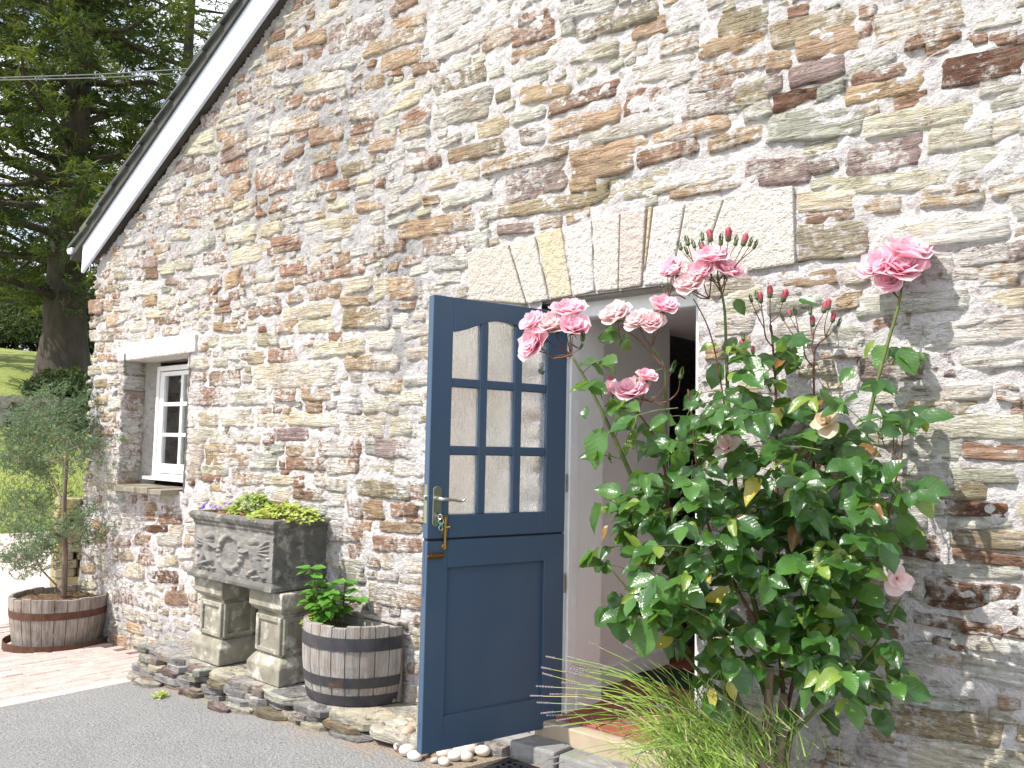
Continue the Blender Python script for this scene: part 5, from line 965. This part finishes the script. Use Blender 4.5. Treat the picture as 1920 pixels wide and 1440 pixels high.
# ------------------------------------------------------------------ plants in the containers
def mound(name, label, cx, cy, z, rx, ry, h, n, s, mat, seed):
    rg = random.Random(seed); t = thing(name, label, 'plant', (cx, cy, z)); LMs = [leaf_mesh('leaf', mat, .8, .2, .2, 3, 1, k) for k in range(3)]; big = MB(); st = MB()
    for i in range(n):
        a = rg.uniform(0, 2*math.pi); r_ = math.sqrt(rg.random()); hh = h*(1-r_**2.2)*rg.uniform(.75, 1.1)
        p = Vector((cx+rx*r_*math.cos(a), cy+ry*r_*math.sin(a), z+hh+rg.uniform(-.01, .01))); d = Vector((math.cos(a)+rg.gauss(0, .6), math.sin(a)+rg.gauss(0, .6), rg.gauss(.1, .4)))
        mt_ = frame(p, d, Vector((rg.gauss(0, .4), rg.gauss(-.3, .4), 1)), s*rg.uniform(.7, 1.25))
        if i < 60: link('leaf', LMs[i % 3], t, mat=mt_)
        else: merge(big, LMs[i % 3], mt_)
        if i % 6 == 0: st.tube([(cx+rx*.4*r_*math.cos(a), cy+ry*.4*r_*math.sin(a), z-.03), tuple(p)], .0012, 3, cap=False)
    tag(big.obj('foliage', mat, t, smooth=True), kind='stuff'); st.obj('stalks', mat, t); return t
m_lime = leaf_mat('lime leaf', (.30,.38,.05), (.48,.52,.14), .6, .3, None, 30); m_lime2 = leaf_mat('green lime leaf', (.20,.30,.04), (.40,.46,.10), .6, .3, None, 30)
mound('lime_plant', 'yellow green bedding plant mounded in the left half of the trough', tcx-.13, tcy+.02, tz1-.02, .19, .15, .12, 420, .034, m_lime2, 1)
mound('lime_plant', 'pale lime trailing plant spilling over the right end of the trough', tcx+thx-.17, tcy-.02, tz1-.015, .24, .20, .085, 520, .032, m_lime, 2)
vio = thing('purple_flower', 'small purple flowers at the left corner of the stone trough', 'flower', (tcx-thx+.05, tcy-.05, tz1)); m_vio = leaf_mat('violet petal', (.10,.05,.50), (.18,.09,.62), .6, .3)
PM = leaf_mesh('petal', m_vio, .7, .1, .1, 3, 1, 2); rgp = random.Random(4)
for k in range(11):
    p = Vector((tcx-thx+.03+rgp.uniform(-.04, .09), tcy-.08+rgp.uniform(-.09, .09), tz1+rgp.uniform(.005, .05)))
    for j in range(5): a = j*1.257+k; link('petal', PM, vio, mat=frame(p, (math.cos(a), math.sin(a)*.5, math.sin(a)*.8), (0, -1, .5), .016))
st = MB()
for k in range(8): st.tube([(tcx-thx+.05, tcy-.06, tz1-.03), (tcx-thx+.03+rgp.uniform(-.05, .09), tcy-.08+rgp.uniform(-.09, .09), tz1+rgp.uniform(.01, .05))], .0012, 3)
st.obj('stalks', m_lime2, vio)
lit = MB()                                   # dead leaves on the trough's soil
m_litter = leaf_mat('dead leaf', (.24,.11,.05), (.40,.22,.11), .8, .15); DL = leaf_mesh('dead_leaf', m_litter, .6, .5, .5, 3, 1, 1)
for k in range(60): merge(lit, DL, frame((tcx+rgp.uniform(-thx+.06, .08), tcy+rgp.uniform(-.19, .05), tz1-.012+rgp.uniform(0, .015)), (rgp.gauss(0, 1), rgp.gauss(0, 1), .1), (rgp.gauss(0, .5), rgp.gauss(0, .5), 1), .035))
tag(lit.obj('dead_leaves', m_litter), 'brown dead leaves lying on the soil of the stone trough', 'leaf litter', kind='stuff')
m_hyd = leaf_mat('bright leaf', (.055,.17,.022), (.11,.27,.04), .4, .28, (.25,.45,.05), 12)
hyd = thing('leafy_shrub', 'bright green leafy shrub growing in the half barrel beside the door', 'plant', (bc[0]-.10, bc[1]-.14, bc[2]+.36)); HL = [leaf_mesh('leaf', m_hyd, .68, .25, .25, 6, 1, k, .06) for k in range(4)]; rgh = random.Random(12); st = MB()
for k in range(13):
    b0 = Vector((bc[0]-.11+rgh.uniform(-.07, .08), bc[1]-.15+rgh.uniform(-.06, .05), bc[2]+.35)); tp = b0+Vector((rgh.gauss(0, .10), rgh.gauss(0, .07), rgh.uniform(.10, .33))); P = smooth_path([b0, b0.lerp(tp, .5)+Vector((0, 0, .03)), tp], 3); st.tube(P, .004, 5)
    for j in range(2, len(P)):
        for q in range(2 if j < len(P)-1 else 5):
            a = rgh.uniform(0, 6.28); d = Vector((math.cos(a), math.sin(a), rgh.uniform(-.2, .4))); link('leaf', rgh.choice(HL), hyd, mat=frame(P[j], d, (d.x*.3, d.y*.3-.3, 1), rgh.uniform(.055, .10)))
st.obj('stems', m_cane, hyd)
mound('mossy_weed', 'straggly pale weed at the front rim of the half barrel', bc[0]-.14, bc[1]-.22, bc[2]+.37, .10, .05, .05, 200, .022, m_lime, 7)
# wispy conifer in the tub
m_wisp = leaf_mat('blue green needle', (.12,.185,.085), (.26,.32,.15), .7, .25, None, 6); m_twig = rough_mat('grey brown bark', (.11,.08,.055), (.22,.17,.125), 25, (1,1,.3), bs=.5)
shrub = thing('wispy_shrub', 'wispy grey green shrub with thin brown trunk growing in the oak tub', 'shrub', (tc[0], tc[1], tc[2]+.35)); rs_ = random.Random(19)
def tubp(x_, y_, o=0.): P = on_y(x_, y_, tc[1]+o); return P
mainp = smooth_path([tubp(119,1128),tubp(122,1040),tubp(120,960),tubp(124,880),tubp(128,820),tubp(118,790),tubp(110,770)], 4)
MB().tube(mainp, [.026*(1-.75*i/(len(mainp)-1)) for i in range(len(mainp))], 8).obj('trunk', m_twig, shrub, smooth=True)
BR = [([(119,948),(100,905),(75,880),(50,870),(20,850)],.10),([(122,890),(110,850),(60,830),(20,810)],-.1),([(124,860),(140,830),(150,800)],.1),([(120,1060),(95,1030),(60,1000),(20,1000)],.1),([(119,1110),(80,1070),(60,1040),(25,1060)],-.1),([(120,985),(90,960),(50,950),(10,960)],.15),([(122,840),(110,800),(120,770)],0),([(123,830),(90,790),(60,770),(40,790)],.1),([(124,850),(145,840),(160,860)],-.1),([(121,1020),(100,1000),(70,1050)],-.15),([(122,870),(60,860),(10,880)],-.15),([(123,835),(130,800),(130,770)],.1),([(122,830),(80,810),(40,820)],-.05),([(121,1000),(140,990),(160,1010)],.05)]
fol = MB(); tw = MB()
def tuft(p, n, r_):
    for _ in range(n):
        c = p+Vector((rs_.gauss(0, r_), rs_.gauss(0, r_), rs_.gauss(0, r_*.7)))
        tw_d = Vector((rs_.gauss(0, 1), rs_.gauss(0, 1), rs_.gauss(.5, .6))).normalized()
        for k in range(7):
            q = c+tw_d*(.008*k); d = (tw_d+Vector((rs_.gauss(0, .7), rs_.gauss(0, .7), rs_.gauss(0, .7)))).normalized()*rs_.uniform(.022, .042); w = d.cross(Vector((rs_.gauss(0, 1), rs_.gauss(0, 1), rs_.gauss(0, 1)))).normalized()*.0042
            fol.add([q-w, q+w, q+d], [(0, 1, 2)])
for pts, o in BR:
    P = smooth_path([tubp(x_, y_, o*i/(len(pts)-1)) for i, (x_, y_) in enumerate(pts)], 4); tw.tube(P, [.010*(1-.8*i/(len(P)-1)) for i in range(len(P))], 5)
    for i in range(len(P)//3, len(P)):
        tuft(P[i], 8, .045)
        for _ in range(3):
            e = P[i]+Vector((rs_.gauss(0, .10), rs_.gauss(0, .10), rs_.gauss(.05, .09))); tw.tube([P[i], e], [.003, .0015], 3, cap=False); tuft(e, 10, .04)
for x_, y_ in ((110,790),(130,800),(90,800),(140,820),(70,830),(100,830),(125,775),(115,765),(50,845),(150,850)): tuft(tubp(x_, y_, rs_.uniform(-.15, .15)), 12, .07)
tw.obj('branches', m_twig, shrub); tag(fol.obj('foliage', m_wisp, shrub), kind='stuff')
# small tufts at the foot of things
def small_tuft(name, label, P, n, s, mat, seed):
    rg = random.Random(seed); mb = MB(); LMs = leaf_mesh('leaf', mat, .6, .2, .2, 3, 1, 1)
    for k in range(n): merge(mb, LMs, frame(P+Vector((rg.gauss(0, .02), rg.gauss(0, .02), rg.uniform(0, .02))), (rg.gauss(0, 1), rg.gauss(0, 1), rg.uniform(0, 1)), (0, -.3, 1), s))
    tag(mb.obj(name, mat, smooth=True), label, 'weed')
small_tuft('moss_tuft', 'bright yellow green moss tuft on the tarmac below the ledge', on_ground(302, 1308), 50, .028, m_lime, 3)
small_tuft('moss_tuft', 'yellow weed tuft between pebbles under the open door', on_ground(922, 1398), 40, .025, m_lime2, 4)
# ------------------------------------------------------------------ garden behind: lawn, bank, retaining wall, conifers
TDIR = Vector((-math.sin(R(70)), math.cos(R(70)), 0)); SDIR = Vector((TDIR.y, -TDIR.x, 0))   # away from the camera along the left edge; to its right
def tq(q, s, z=0): return Vector((CAM.x, CAM.y, 0))+TDIR*q+SDIR*s+Vector((0, 0, z))
PRO = [(14, -.46), (18.2, -.42), (20, -.15), (24, .75), (28, 1.58), (28.6, 1.62), (28.8, 2.45), (31, 3.1), (34, 3.75), (42, 4.9), (52, 6.0), (70, 6.4), (160, 7)]
def lz(q):
    for (a, b), (c, d) in zip(PRO, PRO[1:]):
        if q <= c: return b+(d-b)*max(0, (q-a)/(c-a))
    return PRO[-1][1]
def at(px_, py_, q):                          # point q metres out along the ground in this direction
    v = pray(px_, py_); v = v/math.hypot(v.x, v.y); h = Vector((v.x, v.y)); t = q/(h.dot(TDIR.to_2d())); return CAM+v*t
def lawn_material():
    m, nt, p, out = M('mown lawn'); g = pos(nt); n1 = noise(nt, g, 1.1, 5, .65); n2 = noise(nt, g, 14, 4, .7)
    c = mix(nt, ramp(nt, n1, ((.35, 0), (.65, 1))), (.20,.26,.05), (.36,.37,.12)); c = mix(nt, ramp(nt, n2, ((.35, .5), (.7, 0))), c, (.12,.19,.03))
    nt.links.new(c, p.inputs['Base Color']); p.inputs['Roughness'].default_value = .9; bump(nt, p, n2, 1, .08); return m
m_lawn = lawn_material()
qs = [17.6, 18.2, 19, 20, 21, 22, 23, 24, 25, 26, 27, 28, 28.5]; qs2 = [28.85, 29.5, 30.2, 31, 32, 33, 34, 36, 38, 40, 44, 48, 52, 60, 70, 100, 160]
def lawn(name, ql):
    ss = np.linspace(-60, 45, 70); vs = []
    for q in ql:
        for s in ss:
            wob = (float(fnoise(np.array(q*.4), np.array(s*.3), 3, 3))-.5)*(.35 if q > 19 else .05); vs.append(tuple(tq(q+(s*.22 if q < 18.5 else s*.22*max(0, (28-q)/10)), s, lz(q)+wob)))
    n = len(ss); mb = MB().add(vs, [(j*n+i, (j+1)*n+i, (j+1)*n+i+1, j*n+i+1) for j in range(len(ql)-1) for i in range(n-1)])
    return tag(mb.obj(name, m_lawn, smooth=True, fix=True), kind='structure')
lawn('lawn', qs); lawn('upper_lawn', qs2)
far = MB().add([(-400,-400,-1.2),(400,-400,-1.2),(400,400,-1.2),(-400,400,-1.2)], [(0,1,2,3)]); tag(far.obj('ground', m_lawn), kind='structure')
gm_ = MB(); rgg = random.Random(40)
for k in range(26000):
    q = 17.7+10.5*rgg.random()**1.3; s = rgg.uniform(-4, 6); b = tq(q+(s*.22 if q < 18.5 else s*.22*max(0, (28-q)/10)), s, lz(q)+.0); 
    h = rgg.uniform(.03, .09); w = SDIR*rgg.uniform(.006, .012); gm_.add([b-w, b+w, b+Vector((rgg.gauss(0, .03), rgg.gauss(0, .03), h))], [(0, 1, 2)])
tag(gm_.obj('grass_blades', m_lawn), 'short mown grass covering the sunny lawn beyond the cottage', 'grass', kind='stuff')
m_dry = rough_mat('dry grey stone', (.17,.155,.13), (.36,.33,.28), 5, bs=.6, bd=.03, obj=True)
ret = thing('retaining_wall', 'low dry stone retaining wall of upright slates at the back of the lawn', 'wall', tuple(tq(28.7, 0, 1.6)))
core = MB()
for k in range(20): a = tq(28.75, -9+k, 0); b = tq(28.75, -8+k, 0); core.add([(a.x, a.y, 1.2), (b.x, b.y, 1.2), (b.x, b.y, 2.5), (a.x, a.y, 2.5)], [(0, 1, 2, 3)])
core.obj('core', m_dry, ret)
for k in range(260):
    s = -5+rgg.random()*9; row = k % 5; u, v = 0, 0
    c = tq(28.62-.05*rgg.random(), s, 1.62+row*.19+rgg.uniform(-.04, .04)); rot = Matrix.Rotation(R(-20), 3, 'Z') @ Matrix.Rotation(rgg.uniform(-.35, .35), 3, 'Y')
    MB().box(c, (rgg.uniform(.14, .34), .22, rgg.uniform(.13, .26)), rot=Matrix.Rotation(math.atan2(SDIR.y, SDIR.x), 3, 'Z') @ Matrix.Rotation(rgg.uniform(-.4, .4), 3, 'Y'), jit=.03, rng=rgg).obj('stone', m_dry, ret)
# stub of garden wall by the corner
m_lich = rough_mat('lichened rubble', (.14,.125,.09), (.30,.27,.19), 6, bs=.8, bd=.03, c3=(.33,.29,.12), s3=4, t3=(.48,.62), obj=True)
GW0 = on_ground(112, 1100); gwz = gz(GW0.x)
gwall = thing('garden_wall', 'stub of lichen covered rubble garden wall behind the oak tub at the cottage corner', 'wall', (GW0.x, GW0.y, gwz))
gr = random.Random(2); row = 0; z = gwz
while z < gwz+.92:
    h = gr.uniform(.07, .13); s = -.10
    while s < .75:
        l = gr.uniform(.18, .36); c = Vector((GW0.x, GW0.y, z+h/2))+SDIR*(s+l/2)+TDIR*gr.uniform(.0, .05)
        slab(c.x, c.y, c.z, l*1.02, .42, h*1.0, gr.choice('yeeyo'), math.atan2(SDIR.y, SDIR.x)+gr.uniform(-.06, .06), gwall, 'stone', m_lich); s += l
    z += h
# ---- conifers
m_cyp = leaf_mat('cypress spray', (.020,.040,.014), (.050,.082,.024), .7, .16, (.16,.22,.03), .7); m_cyp2 = leaf_mat('cypress spray painted sunlit', (.075,.11,.02), (.15,.18,.035), .7, .2, (.26,.30,.04), .7); m_ctr = rough_mat('dark conifer bark', (.035,.028,.022), (.085,.068,.052), 3, (1,1,.25), bs=.9, bd=.06)  # the paler spray copy puts sunlight into the colour
def conifer(name, label, B, H, Rm, seed, nl, z_low, trunk_r, dens=1.0, lean=(0, 0)):
    rg = random.Random(seed); t = thing(name, label, 'tree', tuple(B)); Tm = [B+Vector((lean[0]*f*f*H+.3*math.sin(f*5+seed), lean[1]*f*f*H, f*H)) for f in [i/12 for i in range(13)]]
    MB().tube([B+Vector((0, 0, -.6))]+Tm, [trunk_r*1.9, trunk_r*1.35]+[trunk_r*(1-.9*i/12)+.03 for i in range(1, 13)], 12).obj('trunk', m_ctr, t, smooth=True)
    lim = MB(); f1 = MB(); f2 = MB(); V1, V2 = [], []
    for k in range(nl):
        f = z_low+(1-z_low)*(k+rg.random())/nl; i = min(11, int(f*12)); p = Tm[i].lerp(Tm[i+1], f*12-i); a = k*2.399+rg.uniform(-.4, .4); R_ = Rm*(1.0-.55*max(0, f-.25))*rg.uniform(.6, 1.15); ris = rg.uniform(-.10, .45)
        dr_ = Vector((math.cos(a), math.sin(a), 0)); L = [p+dr_*R_*u+Vector((0, 0, R_*(ris*u-.25*u*u+.35*max(0, u-.6)))) for u in (0, .25, .5, .75, 1)]; L = [q+Vector((rg.gauss(0, .12), rg.gauss(0, .12), rg.gauss(0, .12)))*(j > 0) for j, q in enumerate(L)]
        lim.tube(smooth_path(L, 2), [trunk_r*.24*(1-.9*j/8)*(1-.5*f)+.012 for j in range(9)], 5, cap=False)
        ncl = int(20*dens)
        for c in range(ncl):
            u = rg.uniform(.22, 1.08) ; j = min(3, int(u*4)); q = L[j].lerp(L[j+1], u*4-j) if u <= 1 else L[4]+dr_*(u-1)*R_
            q = q+Vector((rg.gauss(0, .6), rg.gauss(0, .6), rg.gauss(.05, .45))); sun = rg.random() < .42 or u > .95; V = V2 if sun else V1; r_ = rg.uniform(.35, .75); hd = rg.uniform(0, 6.28)  # sun picks the clumps that get the painted sunlit colour
            for _ in range(int(9*dens)):           # drooping fan of sprays
                aa = hd+rg.gauss(0, .9); d = Vector((math.cos(aa), math.sin(aa), rg.gauss(-.05, .25))).normalized(); c0 = q+d*r_*rg.uniform(-.2, .5)+Vector((rg.gauss(0, .10), rg.gauss(0, .10), rg.gauss(0, .10)))
                for m_ in range(8):
                    e = c0+d*(.05*m_); s_ = (d+Vector((rg.gauss(0, .6), rg.gauss(0, .6), rg.gauss(-.1, .45)))).normalized()*rg.uniform(.16, .32); w = s_.cross(Vector((rg.gauss(0, .5), rg.gauss(0, .5), 1))).normalized()*rg.uniform(.028, .05); V.append((e-w, e+w*.6, e+s_))
        if rg.random() < .5:                        # bare twigs inside
            for _ in range(5): b0 = L[1].lerp(L[3], rg.random()); lim.tube([b0, b0+Vector((rg.gauss(0, .5), rg.gauss(0, .5), rg.gauss(.1, .4)))], [.012, .004], 3, cap=False)
    lim.obj('limbs', m_ctr, t)
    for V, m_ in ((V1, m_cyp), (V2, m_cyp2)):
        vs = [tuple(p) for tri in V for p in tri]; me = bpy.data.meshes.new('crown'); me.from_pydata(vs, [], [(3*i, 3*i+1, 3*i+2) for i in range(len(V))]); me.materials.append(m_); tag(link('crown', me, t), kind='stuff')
    return len(V1)+len(V2)
B1 = at(118, 705, 32); n = conifer('cypress_tree', 'huge dark cypress with thick trunk standing on the bank behind the cottage', Vector((B1.x, B1.y, lz(32)-.1)), 21, 6.0, 3, 84, .11, .70, 1.0)
B2 = at(-60, 700, 38); n += conifer('cypress_tree', 'cypress with drooping branches left of the thick trunked one', Vector((B2.x, B2.y, lz(38)-.1)), 18, 5.5, 5, 50, .12, .5, .85)
B3 = at(330, 650, 42); n += conifer('cypress_tree', 'tall cypress rising behind the cottage roof slope', Vector((B3.x, B3.y, lz(42)-.2)), 24, 5.5, 8, 44, .2, .5, .8)
print('conifer sprays', n)
def bush_far(name, label, P, r_, h, seed, n=2600):
    rg = random.Random(seed); t = thing(name, label, 'shrub', tuple(P)); V = []; st = MB()
    for k in range(5): st.tube([P, P+Vector((rg.gauss(0, r_*.4), rg.gauss(0, r_*.4), h*.8))], [.05, .02], 5)
    for _ in range(n):
        a = rg.uniform(0, 6.28); rr2 = math.sqrt(rg.random()); q = P+Vector((r_*rr2*math.cos(a), r_*rr2*math.sin(a), h*(1-rr2**2*.8)*rg.uniform(.3, 1.05)))
        s_ = Vector((rg.gauss(0, 1), rg.gauss(0, 1), rg.gauss(.2, .7))).normalized()*rg.uniform(.12, .24)*(1 if r_ < 2 else 2.2); w = s_.cross(Vector((rg.gauss(0, 1), rg.gauss(0, 1), 1))).normalized()*.045; V.append((q-w, q+w, q+s_))
    me = bpy.data.meshes.new('foliage'); me.from_pydata([tuple(p) for tri in V for p in tri], [], [(3*i, 3*i+1, 3*i+2) for i in range(len(V))]); me.materials.append(m_cyp); tag(link('foliage', me, t), kind='stuff'); st.obj('stems', m_ctr, t)
for i, (x_, y_, q, r_, h, lb) in enumerate(((108,735,29.6,1.0,.8,'dark ivy mound spilling over the retaining wall below the cypress'),(140,745,29.3,.9,.9,'dark green shrub on the wall top beside the cottage corner'),(155,770,28.2,.8,.9,'shaded shrub at the foot of the retaining wall near the cottage'),(10,655,58,6.5,6.5,'dark hedge along the skyline left of the cypress trunk'),(75,655,56,5,5,'dark thicket behind the cypress trunk on the upper lawn'))):
    P = at(x_, y_, q); P.z = lz(q)-.05; bush_far('garden_shrub', lb, P, r_, h, 60+i, 2600 if r_ < 2 else 22000)
m_cab = plain('grey cable', (.30,.30,.31), .6)
for i, (a, b, lb) in enumerate((((-60,146),(420,123),'upper overhead cable crossing in front of the conifers'),((-60,150),(420,132),'lower overhead cable crossing in front of the conifers'))):
    P = at(*a, 21); Q = at(*b, 21); mid = P.lerp(Q, .5)+Vector((0, 0, -.06)); d = (Q-P)
    tag(MB().tube(smooth_path([P-d, P+Vector((0,0,-.02)), mid, Q+Vector((0,0,-.02)), Q+d], 4), .012, 5).obj('overhead_cable', m_cab), lb, 'cable', 'overhead cables')
